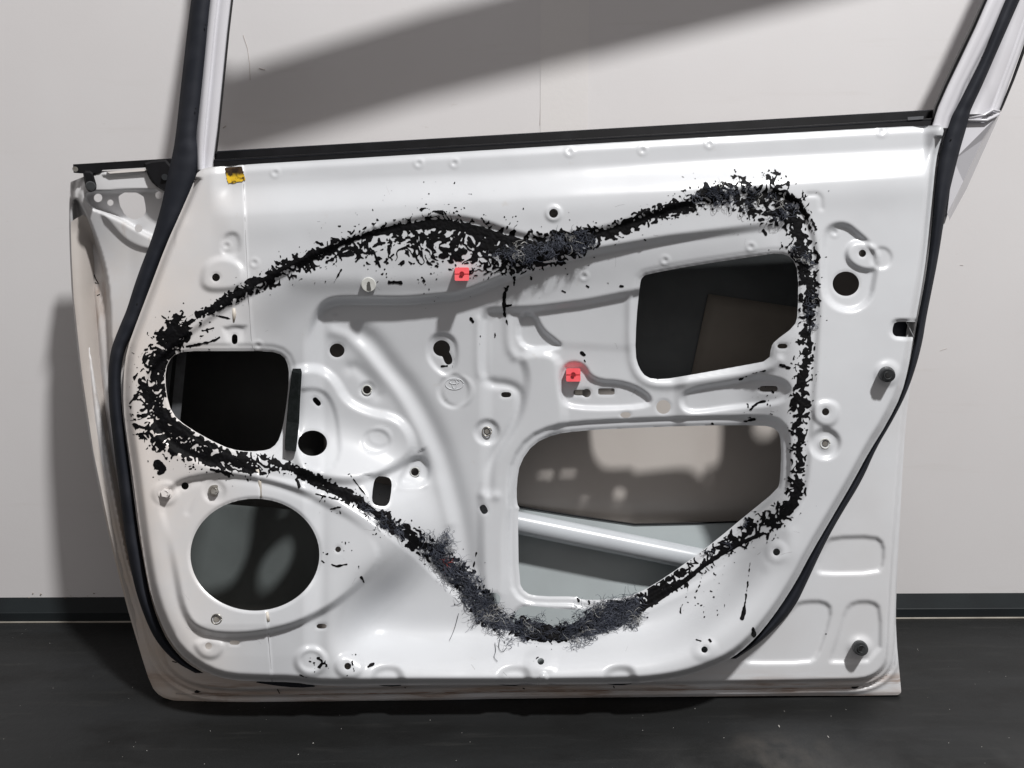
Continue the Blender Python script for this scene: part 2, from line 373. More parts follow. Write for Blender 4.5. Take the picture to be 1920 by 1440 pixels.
SMALL = [ell(1586, 532, 25, 23, 32), ell(1617, 475, 7), ell(1038, 400, 8.5), ell(405, 520, 7.5), ell(632, 657, 14, 13, 28), ell(828, 653, 16, 15, 28), slot(839, 671, 8, 13, -.35, 2.6),
         ell(586, 831, 27.5, 24, 32), slot(716, 921, 17.5, 28, .12, 3.4), ell(778, 885, 8), ell(688, 731, 8), ell(913, 809, 6.5), slot(949, 740, 9.5, 5, 0, 3), slot(907, 955, 6.5, 9, -.5, 3), slot(594, 753, 9.5, 5, .85, 3),
         slot(440, 636, 5.5, 9.5, 0, 3), slot(1467, 649, 9.5, 4.5, 0, 3), ell(1548, 772, 7), slot(1441, 729, 17, 5.5), slot(1090, 736, 15, 5.5), ell(1100, 737, 8), slot(1137, 734, 15.5, 6, 0, 8),
         ell(1547, 832, 6.5), ell(925, 1123, 13.5, 12, 28), ell(634, 1030, 5.5), ell(347, 911, 7), slot(603, 1174, 9.5, 4.5, 0, 3), slot(440, 1205, 9.5, 4, 0, 3), ell(391, 1211, 6.5), ell(406, 1161, 6.5),
         ell(1244, 763, 13.5, 13, 28), ell(1173, 778, 10, 5.5, 24), ell(652, 1249, 6.5), ell(1014, 1240, 6.5), ell(1456, 1035, 6.8), ell(1321, 1218, 6.2)]
LATCH = chaikin([(1674, 612), (1678, 604), (1690, 603), (1745, 604), (1745, 631), (1682, 632), (1673, 626)], 1)

# ------------------------------------------------------------------ relief of the pressed inner panel (mm)
ST = 3.0
gx = np.arange(222, 1782, ST); gy = np.arange(222, 1299, ST); X, Y = np.meshgrid(gx, gy)
Tl = 312 - (X - 400) * 0.0568
H = np.zeros(X.shape)
ends = sm((X - 392) / 45) * sm((1768 - X) / 40)
u = Y - Tl
H += (-10 - 7 * sm((X - 900) / 500)) * (1 - sm((u - 36) / 62)) * ends + 2.5 * np.exp(-((u - 112) / 34) ** 2) * ends
dpan = sdf(X, Y, chaikin(PAN, 1))
def poly(pl, A, wd, A2=None, ax=None, k=2):
    """plateau: height A (to A2 across span ax=(x0,y0,x1,y1)), soft edge of width wd"""
    global H
    A = A * .78; A2 = None if A2 is None else A2 * .78
    d = sdf(X, Y, chaikin(pl, k) if k else pl); a = A; wd = wd * .92
    if A2 is not None:
        x0, y0, x1, y1 = ax; l2 = (x1-x0)**2 + (y1-y0)**2
        a = A + (A2 - A) * np.clip(((X-x0)*(x1-x0) + (Y-y0)*(y1-y0)) / l2, 0, 1)
    H += a * sm(d / wd + .5)
def lip(pts, A0, A1, wd, Lb, endw=30):
    """step down on the lower side of a line, easing back over Lb"""
    global H
    d, T, S, E = pathdist(X, Y, chaikin(pts, 2, False)); s = d * S
    H -= (A0 + (A1 - A0) * T) * sm(s / wd + .1) * (1 - sm((s - wd) / Lb)) * (1 - sm(E / endw))
def stroke(pts, A, wd, k=2, endw=None):
    global H
    d, T, S, E = pathdist(X, Y, chaikin(pts, k, False) if k else pts)
    H += A * .72 * np.exp(-(d / (wd * .95)) ** 2)
# sealing recess
LOOP = [(330, 645), (400, 592), (500, 532), (600, 474), (690, 436), (760, 414), (830, 404), (900, 414), (960, 436), (1010, 447), (1080, 441), (1150, 424), (1250, 392), (1340, 366), (1430, 352), (1495, 372), (1524, 430), (1538, 540), (1528, 700), (1518, 860), (1504, 950), (1440, 1010), (1330, 1085), (1200, 1145),
        (1130, 1195), (1040, 1208), (960, 1190), (880, 1140), (800, 1060), (700, 975), (600, 915), (480, 892), (350, 862), (282, 800), (268, 730), (285, 690)]
poly(LOOP, -6.5, 17)
# centre leans back towards the bottom and swings out again at the foot
MID = [(400, 610), (470, 520), (560, 470), (800, 440), (1000, 460), (1400, 380), (1490, 420), (1500, 900), (1470, 1080), (1330, 1215), (1200, 1262), (700, 1270), (610, 1225), (640, 1100), (740, 1020), (700, 930), (560, 895), (400, 850)]
dm = sdf(X, Y, chaikin(MID, 2))
def blur(A, r, it=2):
    for _ in range(it):
        for ax in (0, 1):
            B = np.pad(A, [(r + 1, r) if a == ax else (0, 0) for a in (0, 1)], mode='edge').cumsum(ax)
            A = (np.take(B, range(2*r + 1, B.shape[ax]), ax) - np.take(B, range(0, B.shape[ax] - 2*r - 1), ax)) / (2*r + 1)
    return A
H += blur(-66 * np.sin(math.pi / 2 * np.clip((Y - 425) / 770, 0, 1)) * sm(dm / (112 - 32 * sm((Y - 1000) / 150))), 7)
H += 20 * np.clip((Y - 330) / 900, 0, 1)
# ledges under the armrest line
def ledge(xs, ys, As, wd, Lb, xa, xb, fade=45):
    """overhanging step whose foot eases back out further down"""
    global H
    yl = np.interp(X, xs, ys); yl = blur(yl, 5); A = blur(np.interp(X, xs, As), 12)
    sl = np.gradient(yl, ST, axis=1); s = (Y - yl) / np.sqrt(1 + sl**2)
    H -= A * sm(s / wd + .1) * (1 - sm((s - wd) / Lb)) * sm((X - xa) / fade) * sm((xb - X) / fade)
ledge([560, 590, 615, 640, 760, 860, 925, 1000, 1100, 1250, 1430, 1500], [640, 572, 557, 555, 556, 547, 522, 492, 467, 440, 417, 410], [15, 17, 18, 18, 18, 17, 16, 14, 12, 9, 5, 3], 21, 900, 566, 1500)
ledge([880, 1000, 1100, 1200, 1300], [575, 573, 560, 540, 520], [8, 9, 9, 9, 9], 19, 520, 896, 1290, 30)
stroke([(560, 520), (700, 528), (850, 520), (925, 495), (1000, 470)], 3, 22)
# pocket and bright shelf beside the spine
poly([(972, 588), (1002, 588), (1016, 620), (1046, 642), (1052, 652), (972, 655)], -9, 12)
poly([(972, 662), (1048, 662), (1050, 720), (1062, 790), (1040, 810), (985, 860), (960, 930), (945, 1000), (950, 1140), (905, 1140), (900, 940), (905, 900), (925, 860), (965, 800), (985, 745), (990, 700)], 7, 22)
# spine ribs
stroke([(908, 600), (908, 700), (915, 718), (960, 722), (978, 740), (970, 790), (930, 850), (918, 880), (916, 925)], -5, 9)
stroke([(898, 600), (896, 695), (905, 708)], 2.5, 8)
stroke([(952, 590), (953, 650), (965, 668)], 3.5, 9)
stroke([(905, 928), (930, 930)], 3, 9)
# curved groove from the top left down to the foot
stroke([(680, 628), (700, 642), (735, 690), (770, 730), (805, 790), (830, 845), (850, 910), (868, 985), (878, 1060)], -8, 19)
stroke([(625, 622), (655, 632), (690, 670), (730, 718), (765, 770), (800, 840), (822, 900), (842, 980)], 3.5, 12)
# hinge-side plateau with its shoulder
poly([(545, 700), (565, 690), (600, 690), (628, 710), (650, 752), (690, 772), (745, 782), (772, 815), (775, 850), (740, 878), (700, 895), (650, 905), (590, 895), (548, 880)], 12, 24)
poly([(550, 735), (590, 727), (618, 742), (634, 790), (638, 880), (560, 880)], -4, 12)
stroke([(657, 690), (668, 688), (700, 720), (708, 740)], -3.5, 12)
poly(ell(705, 828, 26, 22), -2.5, 9); poly(ell(712, 818, 22, 18), 1.5, 9)
lip([(700, 886), (745, 872), (780, 850)], 5, 5, 16, 60)
poly([(760, 880), (770, 860), (790, 856), (803, 868), (805, 895), (795, 912), (750, 915), (748, 900)], -6, 11)
stroke([(745, 912), (795, 907)], 3, 8)
# bosses
poly([(802, 655), (808, 632), (828, 624), (850, 632), (858, 655), (855, 690), (840, 706), (820, 695), (804, 675)], -5, 11)
poly(ell(850, 733, 29, 31), -3, 9); poly(ell(860, 733, 30, 29), 1.5, 9)
poly(ell(913, 810, 22, 22), -5, 11); poly(ell(913, 809, 10, 10), 2, 5)
poly(ell(688, 730, 14, 14), -2.5, 7)
# clip pockets and cross member
poly([(1052, 684), (1092, 679), (1110, 714), (1175, 717), (1222, 744), (1214, 764), (1070, 766), (1050, 745)], -9, 12)
poly([(1278, 740), (1300, 729), (1380, 716), (1430, 706), (1472, 714), (1484, 735), (1462, 756), (1380, 762), (1300, 774), (1278, 764)], -8, 13)
stroke([(1182, 560), (1182, 660), (1196, 706), (1235, 724), (1300, 716), (1440, 694), (1460, 675)], 4, 9)
lip([(1060, 640), (1180, 646)], 1, 1, 20, 60)
# speaker seat
poly([(296, 935), (345, 898), (430, 888), (520, 905), (600, 940), (680, 985), (716, 1040), (690, 1085), (620, 1140), (540, 1178), (450, 1193), (375, 1186), (343, 1150), (327, 1060), (315, 1000)], -9, 17, 15, (0, 905, 0, 1170))
stroke([(300, 935), (340, 905), (420, 890), (520, 908), (580, 930)], -2.5, 10)
poly(ell(310, 925, 24, 22), 3, 12); poly(ell(402, 922, 20, 20), -3, 12)
stroke([(355, 900), (335, 905), (322, 925)], -1.5, 5); stroke([(378, 905), (360, 935), (352, 960)], -1.5, 6)
# left top boss group
poly([(378, 520), (385, 495), (410, 482), (440, 487), (458, 505), (455, 540), (400, 546), (380, 538)], 5, 16)
poly([(418, 440), (448, 436), (450, 480), (415, 480)], -3.5, 12)
lip([(424, 612), (440, 608), (456, 610)], 3, 3, 8, 30, 10)
# right hand pockets
poly([(1545, 445), (1556, 424), (1585, 420), (1608, 438), (1628, 456), (1646, 480), (1640, 520), (1632, 562), (1600, 584), (1560, 574), (1542, 540)], -9, 17)
poly([(1586, 470), (1600, 452), (1630, 455), (1650, 475), (1640, 508), (1612, 505), (1590, 490)], 7, 13)
poly(ell(1652, 484, 20, 20), -2.5, 9)
stroke([(1515, 365), (1538, 364), (1540, 390)], -2, 5)
poly([(1528, 758), (1548, 750), (1572, 758), (1572, 785), (1558, 800), (1535, 796), (1524, 778)], 4, 12)
poly(ell(1547, 832, 27, 27), -6, 14); poly(ell(1547, 832, 12, 12), 2, 6)
poly(ell(1664, 700, 22, 22), 3.5, 16)
stroke([(1440, 1060), (1460, 1050), (1485, 1040), (1482, 1000)], 1.5, 14)
poly(ell(1456, 1035, 20, 20), 1.5, 14)
poly(ell(1321, 1218, 22, 20), 2, 18); poly(ell(1014, 1240, 26, 20), 5, 26)
poly(ell(1038, 400, 15, 15), 2.5, 9)
# foot bosses
poly(ell(583, 1240, 30, 27), 4, 13); poly(ell(583, 1239, 20, 17), -2, 8)
poly(ell(655, 1249, 26, 22), 4, 13)
poly([(360, 1200), (420, 1200), (418, 1222), (400, 1236), (375, 1230)], 4, 12)
for cx in (727, 965, 1163):
    poly([(cx - 34, 1300), (cx - 26, 1262), (cx - 12, 1252), (cx + 14, 1252), (cx + 24, 1262), (cx + 34, 1300)], -9, 20)
poly([(1005, 1300), (1012, 1262), (1026, 1262), (1028, 1300)], 6, 5)
# left edge bevel running down beside the seal
stroke([(330, 420), (285, 540), (262, 640), (258, 760), (272, 900), (290, 1020), (310, 1130), (360, 1215)], 3, 22)
# small weld dimples
for (x, y) in [(425, 461), (477, 493), (628, 593), (484, 648), (516, 324), (785, 306), (1095, 518), (1247, 488), (1408, 463), (1565, 436), (1653, 248), (1330, 270), (1205, 282), (700, 430), (1068, 285), (1640, 1130), (945, 542), (852, 306)]:
    d = np.hypot(X - x, Y - y); H += -0.9 * np.exp(-(d / 4.5) ** 2) + .8 * np.exp(-((d - 7) / 3) ** 2)
# weld seam of the two joined sheets
seam = np.interp(Y, [300, 340, 500, 660, 900, 1140, 1290], [455, 457, 464, 476, 486, 499, 512])
H += 1.6 * sm((seam - X) / 3 + .5)
# gentle unevenness of pressed steel
H += .35 * vn(X, Y, 90, 1) + .15 * vn(X, Y, 34, 2)
# rabbets and rolled lips round the openings
hs = {k: -sdf(X, Y, p) for k, p in HOLES.items()}          # positive in the metal
for k, (A, r, wd) in {'lower': (5, 16, 9), 'left': (1.5, 12, 8), 'upper': (1.0, 10, 8), 'speaker': (0, 8, 6), 'sill': (0, 8, 8)}.items():
    H -= A * (1 - sm((hs[k] - r) / wd + .5))
    H -= 2.2 * (1 - sm(hs[k] / 5))
hole = np.full(X.shape, 1e9)
for k in hs: hole = np.minimum(hole, hs[k])
for p in SMALL:
    bx = [q[0] for q in p]; by = [q[1] for q in p]
    ix0 = max(0, int((min(bx) - 222) / ST) - 6); ix1 = int((max(bx) - 222) / ST) + 8
    iy0 = max(0, int((min(by) - 222) / ST) - 6); iy1 = int((max(by) - 222) / ST) + 8
    s = -sdf(X[iy0:iy1, ix0:ix1], Y[iy0:iy1, ix0:ix1], p)
    hole[iy0:iy1, ix0:ix1] = np.minimum(hole[iy0:iy1, ix0:ix1], s)
    H[iy0:iy1, ix0:ix1] -= .8 * (1 - sm(s / 3.5))
sl = -sdf(X, Y, LATCH); hole = np.minimum(hole, sl); H -= 3.5 * (1 - sm(sl / 7))
# rolled rim of the pan
rim = np.where((Y - Tl) < 25, 6, 26)
H -= np.where(u < 22, 3, 16) * (1 - sm(dpan / np.where(X < 330, 20, 17))) ** 1.6
H /= 1000.0
def Hat(px, py):
    px = np.asarray(px, float); py = np.asarray(py, float)
    x = np.clip((px - gx[0]) / ST, 0, len(gx) - 1.001); y = np.clip((py - gy[0]) / ST, 0, len(gy) - 1.001)
    xi = x.astype(int); yi = y.astype(int); fx = x - xi; fy = y - yi
    return (H[yi, xi]*(1-fx) + H[yi, xi+1]*fx)*(1-fy) + (H[yi+1, xi]*(1-fx) + H[yi+1, xi+1]*fx)*fy
panF = np.minimum(dpan, hole)
panel = mstrip(gx[0], gy[0], ST, panF, Hat, "inner_panel", PAINT, skirt=0.0014)
# returned side wall of the pan (goes back to the flange)
pp = chaikin(PAN, 2); n = len(pp); vs = []; fs = []
for (px, py) in pp:
    if py < 325 - (px - 400) * .0568 and 372 < px < 1770: hb = -.022
    else: hb = -.050
    h0 = float(Hat(px, py)) - .0005
    cx, cy = 960, 770
    for k, t in enumerate((0, .3, .65, 1.0)):
        hh = h0 + (hb - h0) * t
        vs.append(L(px, py, hh))
for i in range(n):
    j = (i + 1) % n
    if pp[i][0] > 1700 and 600 < pp[i][1] < 636: continue
    for k in range(3): fs.append((4*i + k, 4*j + k, 4*j + k + 1, 4*i + k + 1))
mkobj("panel_side_wall", vs, fs, DIRTY)

# ------------------------------------------------------------------ flange ring (the recessed rim round the pan)
FL = [(133, 322), (129, 400), (131, 480), (135, 560), (150, 700), (172, 850), (203, 1000), (233, 1120), (262, 1220), (283, 1286), (300, 1306), (330, 1315), (400, 1319), (520, 1318), (700, 1315), (1000, 1309), (1400, 1305), (1682, 1304), (1690, 1300), (1689, 1288), (1680, 1190), (1680, 1120), (1686, 1000), (1694, 850), (1702, 750),
      (1722, 640), (1752, 480), (1790, 360), (1812, 320), (1850, 240), (1870, 212), (1830, 205), (1760, 226), (1500, 255), (760, 298), (330, 318)]
fx_ = np.arange(120, 1890, ST); fy_ = np.arange(198, 1326, ST); XF, YF = np.meshgrid(fx_, fy_)
FLc = chaikin(FL, 1)
dF = sdf(XF, YF, FLc)
inn = sdf(XF, YF, chaikin(PAN, 1))
HF = np.full(XF.shape, -42.0)
def polyF(pl, A, wd, k=2):
    global HF
    HF += A * sm(sdf(XF, YF, chaikin(pl, k) if k else pl) / wd + .5)
RIMP = [(150, 330), (250, 300), (1790, 215), (1740, 480), (1712, 640), (1694, 760), (1684, 900), (1676, 1000), (1668, 1120), (1664, 1225), (1658, 1252), (1630, 1272), (1590, 1276), (1000, 1284), (520, 1294), (420, 1294), (360, 1284), (320, 1258), (300, 1225), (282, 1160), (258, 1080), (230, 960), (203, 800), (190, 680), (178, 560), (150, 420)]
d1 = sdf(XF, YF, chaikin(RIMP, 2))
HF += -11 * (1 - sm(d1 / 7 + .5)) - 9 * (1 - sm((d1 + 12) / 6 + .5))
HF += 4 * np.exp(-((d1 + 20) / 4) ** 2)
for pl in ([(1532, 1068), (1546, 1020), (1560, 1008), (1640, 1006), (1657, 1020), (1656, 1058), (1646, 1074), (1540, 1076)],
           [(1400, 1238), (1430, 1205), (1490, 1134), (1510, 1128), (1545, 1128), (1560, 1142), (1548, 1190), (1532, 1232), (1515, 1242), (1405, 1243)],
           [(1556, 1236), (1572, 1190), (1584, 1145), (1600, 1129), (1636, 1128), (1651, 1142), (1650, 1238), (1560, 1242)]):
    polyF(pl, -3.6, 10, 1)
HF += 5 * np.exp(-(np.hypot(XF - 1612, YF - 1215) / 20) ** 4)
# left: hinge-side channel, mirror corner recess
leftw = sm((300 - XF) / 60) * sm((1250 - YF) / 120) * sm((YF - 350) / 170)
dist_in = np.clip(-inn, 0, 200)
HF -= leftw * (.22 * dist_in)
polyF([(136, 372), (150, 380), (172, 430), (196, 500), (205, 560), (206, 640), (222, 760), (240, 880), (262, 1000), (288, 1120), (250, 1090), (226, 980), (203, 860), (184, 740), (166, 620), (146, 500)], -30, 7)
HF += 5 * np.exp(-((sdf(XF, YF, FLc) - 6) / 6) ** 2) * leftw
MIRR = [(160, 368), (172, 360), (330, 356), (330, 455), (296, 448), (262, 432), (226, 410), (196, 398), (172, 390)]
polyF(MIRR, -20, 5, 1)
polyF([(186, 396), (226, 412), (262, 434), (292, 448), (290, 470), (262, 466), (232, 450), (206, 420)], 5, 10)
polyF([(190, 324), (230, 320), (272, 318), (272, 324), (196, 332)], 3, 3)
HF += .4 * vn(XF, YF, 70, 3)
HF -= 2.2 * (1 - sm(dF / 4))
# right top: raised outer corner of the frame
HF += 6 * sm((XF - 1790) / 30) * sm((330 - YF) / 60)
mh = np.minimum.reduce([-sdf(XF, YF, q) for q in (chaikin([(221, 361), (268, 361), (274, 392), (272, 402), (258, 412), (246, 411), (233, 402), (229, 392), (225, 388)], 1), ell(184, 371, 8), ell(207, 380, 6), ell(260, 428, 7.5), ell(298, 366, 7))])
ringF = np.minimum.reduce([dF, -(inn - 14), mh])
HF /= 1000.0
def HFat(px, py):
    x = np.clip((np.asarray(px, float) - fx_[0]) / ST, 0, len(fx_) - 1.001); y = np.clip((np.asarray(py, float) - fy_[0]) / ST, 0, len(fy_) - 1.001)
    xi = x.astype(int); yi = y.astype(int); a = x - xi; b = y - yi
    return (HF[yi, xi]*(1-a) + HF[yi, xi+1]*a)*(1-b) + (HF[yi+1, xi]*(1-a) + HF[yi+1, xi+1]*a)*b
flange = mstrip(fx_[0], fy_[0], ST, ringF, HFat, "rim_flange", DIRTY, skirt=0.006)

# ------------------------------------------------------------------ outer skin seen through the openings
SK = 12.0
sx = np.arange(120, 1860, SK); sy = np.arange(236, 1330, SK); XS, YS = np.meshgrid(sx, sy)
SKO = [(p[0] + (3 if p[0] < 700 else -3), p[1] - 3) for p in FL[:-3]] + [(1760, 250), (1500, 280), (760, 322), (345, 330), (335, 470), (262, 475), (200, 425), (150, 400)]
SKO = [q for q in SKO if not (q[0] < 300 and q[1] < 380)]
SKO = [(136, 420)] + [q for q in SKO if q != (136, 420)]
dS = sdf(XS, YS, SKO)
def skin_h(px, py):
    e = sdf(np.asarray(px, float), np.asarray(py, float), SKO)
    return -(0.064 + .080 * sm(e / 105)) - .020 * sm(e / 200) * np.maximum(sm((1150 - np.asarray(px, float)) / 500), sm((np.asarray(py, float) - 930) / 60)) - .004 * np.sin(np.clip((np.asarray(py) - 400) / 800, 0, 1) * math.pi)
skin = mstrip(sx[0], sy[0], SK, dS, skin_h, "outer_skin", SKIN, skirt=0.001)
m = MB(); cl = [(700, 925), (860, 932), (975, 951), (1080, 968), (1190, 984), (1330, 981), (1500, 975), (1640, 970)]
# lower inner sill sheet leaning out from the skin (real slope, catches light)
vs = []; fs = []
rows = [(0, -.148), (.012, -.147), (.35, -.142), (1.0, -.085)]
for (x, y) in cl:
    for (t, h) in rows:
        vs.append(L(x, y + (1296 - y) * t, h))
for i in range(len(cl) - 1):
    for k in range(3): fs.append((4*i + k, 4*i + k + 1, 4*i + k + 5, 4*i + k + 4))
mkobj("sill_reinforcement", vs, fs, SKINL)
m.tube([L(x, y - 1, -.146) for x, y in cl], .0013, 6); m.build("sealer_bead", BLACK, ROOT, True)
# crash beam
m = MB(); m.tube([L(640, 913, -.121), L(975, 981, -.121), L(1290, 1045, -.121), L(1600, 1108, -.121)], .0166, 28)
m.build("crash_beam", nmat("beam_paint", (0.50, 0.53, 0.56), .25, bump=(300, .08, .0004), var=(14, (.44, .46, .49), .4, .7)), ROOT, True)
# added dark pads on the skin, standing in for shade inside the openings
m = MB()
def sheet(pl, off, mat, name):
    pl = np.array(pl, float); c = pl.mean(0); e = []
    vs = []; fs = []
    N = 8
    # bilinear quad grid
    a, b, c2, d = pl[:4]
    for i in range(N + 1):
        for j in range(N + 1):
            s, t = i / N, j / N
            p = (a*(1-s) + b*s)*(1-t) + (d*(1-s) + c2*s)*t
            vs.append(L(p[0], p[1], float(skin_h(p[0], p[1])) + off))
    for i in range(N):
        for j in range(N): fs.append((i*(N+1)+j, (i+1)*(N+1)+j, (i+1)*(N+1)+j+1, i*(N+1)+j+1))
    o = mkobj(name, vs, fs, mat); md = o.modifiers.new("t", 'SOLIDIFY'); md.thickness = .0015; md.offset = 0
    return o
sheet([(270, 560), (600, 560), (610, 960), (270, 930)], .004, PADK, "darkening_pad")
sheet([(1150, 440), (1560, 430), (1560, 722), (1150, 726)], .004, PAD, "darkening_pad")
sheet([(1328, 551), (1560, 586), (1530, 716), (1292, 722)], .008, PADB, "stiffener_board")
sheet([(380, 925), (620, 925), (620, 1160), (330, 1160)], .003, nmat("grey_pad", (.10, .115, .115), .6, var=(10, (.075, .085, .085), .4, .7)), "darkening_pad")
# glass guide rail behind the hinge-side opening
m = MB(); m.prism([(334, 640), (352, 640), (334, 830), (316, 830)], -.062, -.052); m.prism([(320, 640), (328, 640), (306, 830), (300, 830)], -.058, -.05)
m.build("guide_rail", nmat("rail_grey", (.16, .17, .18), .4, metal=.3, var=(50, (.1, .1, .11), .4, .7)))

# ------------------------------------------------------------------ seals
def strip_mesh(name, rows, hbase, hproud, mat, ks=7):
    rows2 = chaikin([tuple(r) for r in rows], 2, False)
    vs = []; fs = []
    n = len(rows2)
    for i, (y, xl, xr) in enumerate(rows2):
        # cross direction perpendicular to the run
        a = rows2[max(i-1, 0)]; b = rows2[min(i+1, n-1)]
        for k in range(ks):
            t = k / (ks - 1); x = xl + (xr - xl) * t
            prof = math.sin(math.pi * min(max(t, 0), 1)) ** .5 if 0 < t < 1 else 0
            rib = 0
            wob = .0006 * math.sin(y * .05) + .0004 * math.sin(y * .21)
            hb = hbase(y) if callable(hbase) else hbase
            vs.append(L(x, y, hb + (hproud + rib + wob) * prof))
    for i in range(n - 1):
        for k in range(ks - 1): fs.append((i*ks + k, i*ks + k + 1, (i+1)*ks + k + 1, (i+1)*ks + k))
    return mkobj(name, vs, fs, mat)
strip_mesh("weatherstrip", LS, lambda y: -.026, .016, RUBBER, 9)
strip_mesh("weatherstrip", [(y, a, b) for y, a, b in RS], lambda y: -.026 - .012 * float(sm(np.array((y - 300) / 400))), .016, RUBBER, 9)
# bulge of the left seal at the belt corner
# bits of lower seal showing below the pan
m = MB()
for pl in ([(470, 1278), (520, 1277), (560, 1281), (600, 1287), (560, 1290), (510, 1285)], [(695, 1282), (727, 1279), (760, 1285), (728, 1288)], [(918, 1282), (960, 1278), (982, 1283), (960, 1287)], [(1130, 1281), (1160, 1277), (1192, 1281), (1160, 1286)]):
    m = MB(); m.prism(chaikin(pl, 1), -.045, -.026); m.build("lower_seal", RUBBER)

# ------------------------------------------------------------------ window frame
def bar(m, cen, profile):
    """cen rows (xl, xr, y); profile list of (t across, h)"""
    k = len(profile); vs = []; fs = []
    for (xl, xr, y) in cen:
        for (t, h) in profile: vs.append(L(xl + (xr - xl) * t, y, h))
    for i in range(len(cen) - 1):
        for j in range(k - 1): fs.append((i*k + j, i*k + j + 1, (i+1)*k + j + 1, (i+1)*k + j))
    m.add(vs, fs)
PAINTF = nmat("frame_paint", (0.57, 0.57, 0.605), 0.25, bump=(700, 0.06, 0.0004), var=(12, (0.54, 0.535, 0.565), .4, .7), coat=.3)
m = MB()
cl_ = [(412, 470, -330), (395, 442, -60), (392, 434, 0), (386, 427, 60), (378, 418, 150), (370, 409, 240), (368, 403, 285), (370, 398, 318)]
bar(m, [(418, 480, -400)] + cl_[1:], [(-.3, -.036), (0, -.024), (.1, -.017), (.30, -.0145), (.36, -.016), (.40, -.0205), (.48, -.021), (.56, -.019), (.9, -.018), (.98, -.021), (1, -.026), (1.0, -.044)])
m.build("frame_pillar", PAINTF, ROOT, True); m = MB()
cr_ = [(1992, 2032, -330), (1876, 1912, -60), (1850, 1884, 0), (1826, 1860, 55), (1800, 1832, 110), (1776, 1806, 160), (1758, 1790, 200), (1752, 1780, 218), (1746, 1774, 240)]
bar(m, cr_, [(0, -.044), (0, -.026), (.06, -.020), (.2, -.018), (.62, -.0165), (.7, -.019), (.85, -.018), (1.05, -.022), (1.4, -.036)])
m.build("frame_pillar", PAINTF, ROOT, True)
# outer part of the rear frame beyond the seal
m = MB()
bar(m, [(1990, 2060, -330), (1912, 1962, -60), (1900, 1945, 0), (1880, 1930, 50), (1862, 1913, 100), (1842, 1892, 155), (1818, 1878, 200), (1806, 1868, 214)], [(0, -.040), (.2, -.034), (.66, -.031), (.72, -.036), (.8, -.031), (1, -.033), (1.0, -.055)])
m.build("frame_outer_edge", PAINTF, ROOT, True)
m = MB()
bar(m, [(1960, 1967, -60), (1944, 1951, 0), (1918, 1925, 88), (1896, 1902, 150), (1878, 1883, 196), (1873, 1877, 209)], [(0, -.036), (.3, -.029), (.7, -.029), (1, -.036)])
m.build("edge_moulding", BLACK, ROOT, True)
# folded corner brace under the rear frame
m = MB()
vs = [L(1800, 226, -.036), L(1872, 216, -.030), L(1868, 224, -.046), L(1842, 262, -.040), L(1806, 340, -.052), L(1780, 410, -.062), L(1776, 400, -.040), L(1788, 300, -.034)]
m.add(vs, [(0, 1, 2, 3, 7), (7, 3, 4, 6), (6, 4, 5)])
m.add([L(1868, 224, -.046), L(1876, 212, -.075), L(1812, 355, -.085), L(1779, 415, -.075), L(1780, 410, -.062), L(1806, 340, -.052), L(1842, 262, -.040)], [(0, 1, 2, 5, 6), (5, 2, 3, 4)])
m.build("corner_brace", PAINTF)
m = MB(); m.tube([L(1818, 222, -.031), L(1845, 216, -.028), L(1862, 206, -.028), L(1874, 209, -.03)], .0018, 8); m.build("seam_bead", PAINTF, ROOT, True); m = MB(); m.tube([L(1812, 226, -.031), L(1850, 226, -.028), L(1872, 214, -.03)], .0022, 8)
m.build("seam_bead", PAINTF, ROOT, True)
# header rail (above the picture, throws the band of shade on the wall)
m = MB()
def rail(pts, wpx, h0, h1):
    for i in range(len(pts) - 1):
        (xa, ya, ha), (xb, yb, hb) = pts[i], pts[i+1]
        vs = [L(xa, ya - wpx/2, ha+h0), L(xa, ya + wpx/2, ha+h0), L(xa, ya + wpx/2, ha+h1), L(xa, ya - wpx/2, ha+h1), L(xb, yb - wpx/2, hb+h0), L(xb, yb + wpx/2, hb+h0), L(xb, yb + wpx/2, hb+h1), L(xb, yb - wpx/2, hb+h1)]
        m.add(vs, [(0,1,5,4), (1,2,6,5), (2,3,7,6), (3,0,4,7), (0,3,2,1), (4,5,6,7)])
rail([(412, -150, .0), (446, -215, .03), (531, -250, .05), (938, -344, .05), (1376, -428, .05), (1646, -480, .05), (2060, -560, .05)], 88, -.02, .0)
m.build("header_rail", PAINTF)
# black glass-run channels
m = MB()
bar(m, [(442, 447, -60), (434, 437.5, 0), (427, 430.5, 60), (418, 421.5, 150), (409, 412.5, 240), (403, 407, 288)], [(0, -.03), (.0, -.020), (1, -.021), (1, -.05), (.9, -.075)])
m.build("glass_run", BLACK, ROOT); m = MB()
bar(m, [(1868, 1880, -60), (1843, 1851, 0), (1818, 1827, 55), (1791, 1801, 110), (1768, 1777, 160), (1751, 1759, 200), (1746, 1753, 228)], [(.0, -.075), (0, -.05), (.3, -.026), (.45, -.022), (.5, -.028), (.6, -.021), (1, -.022)])
m.build("glass_run", BLACK, ROOT)
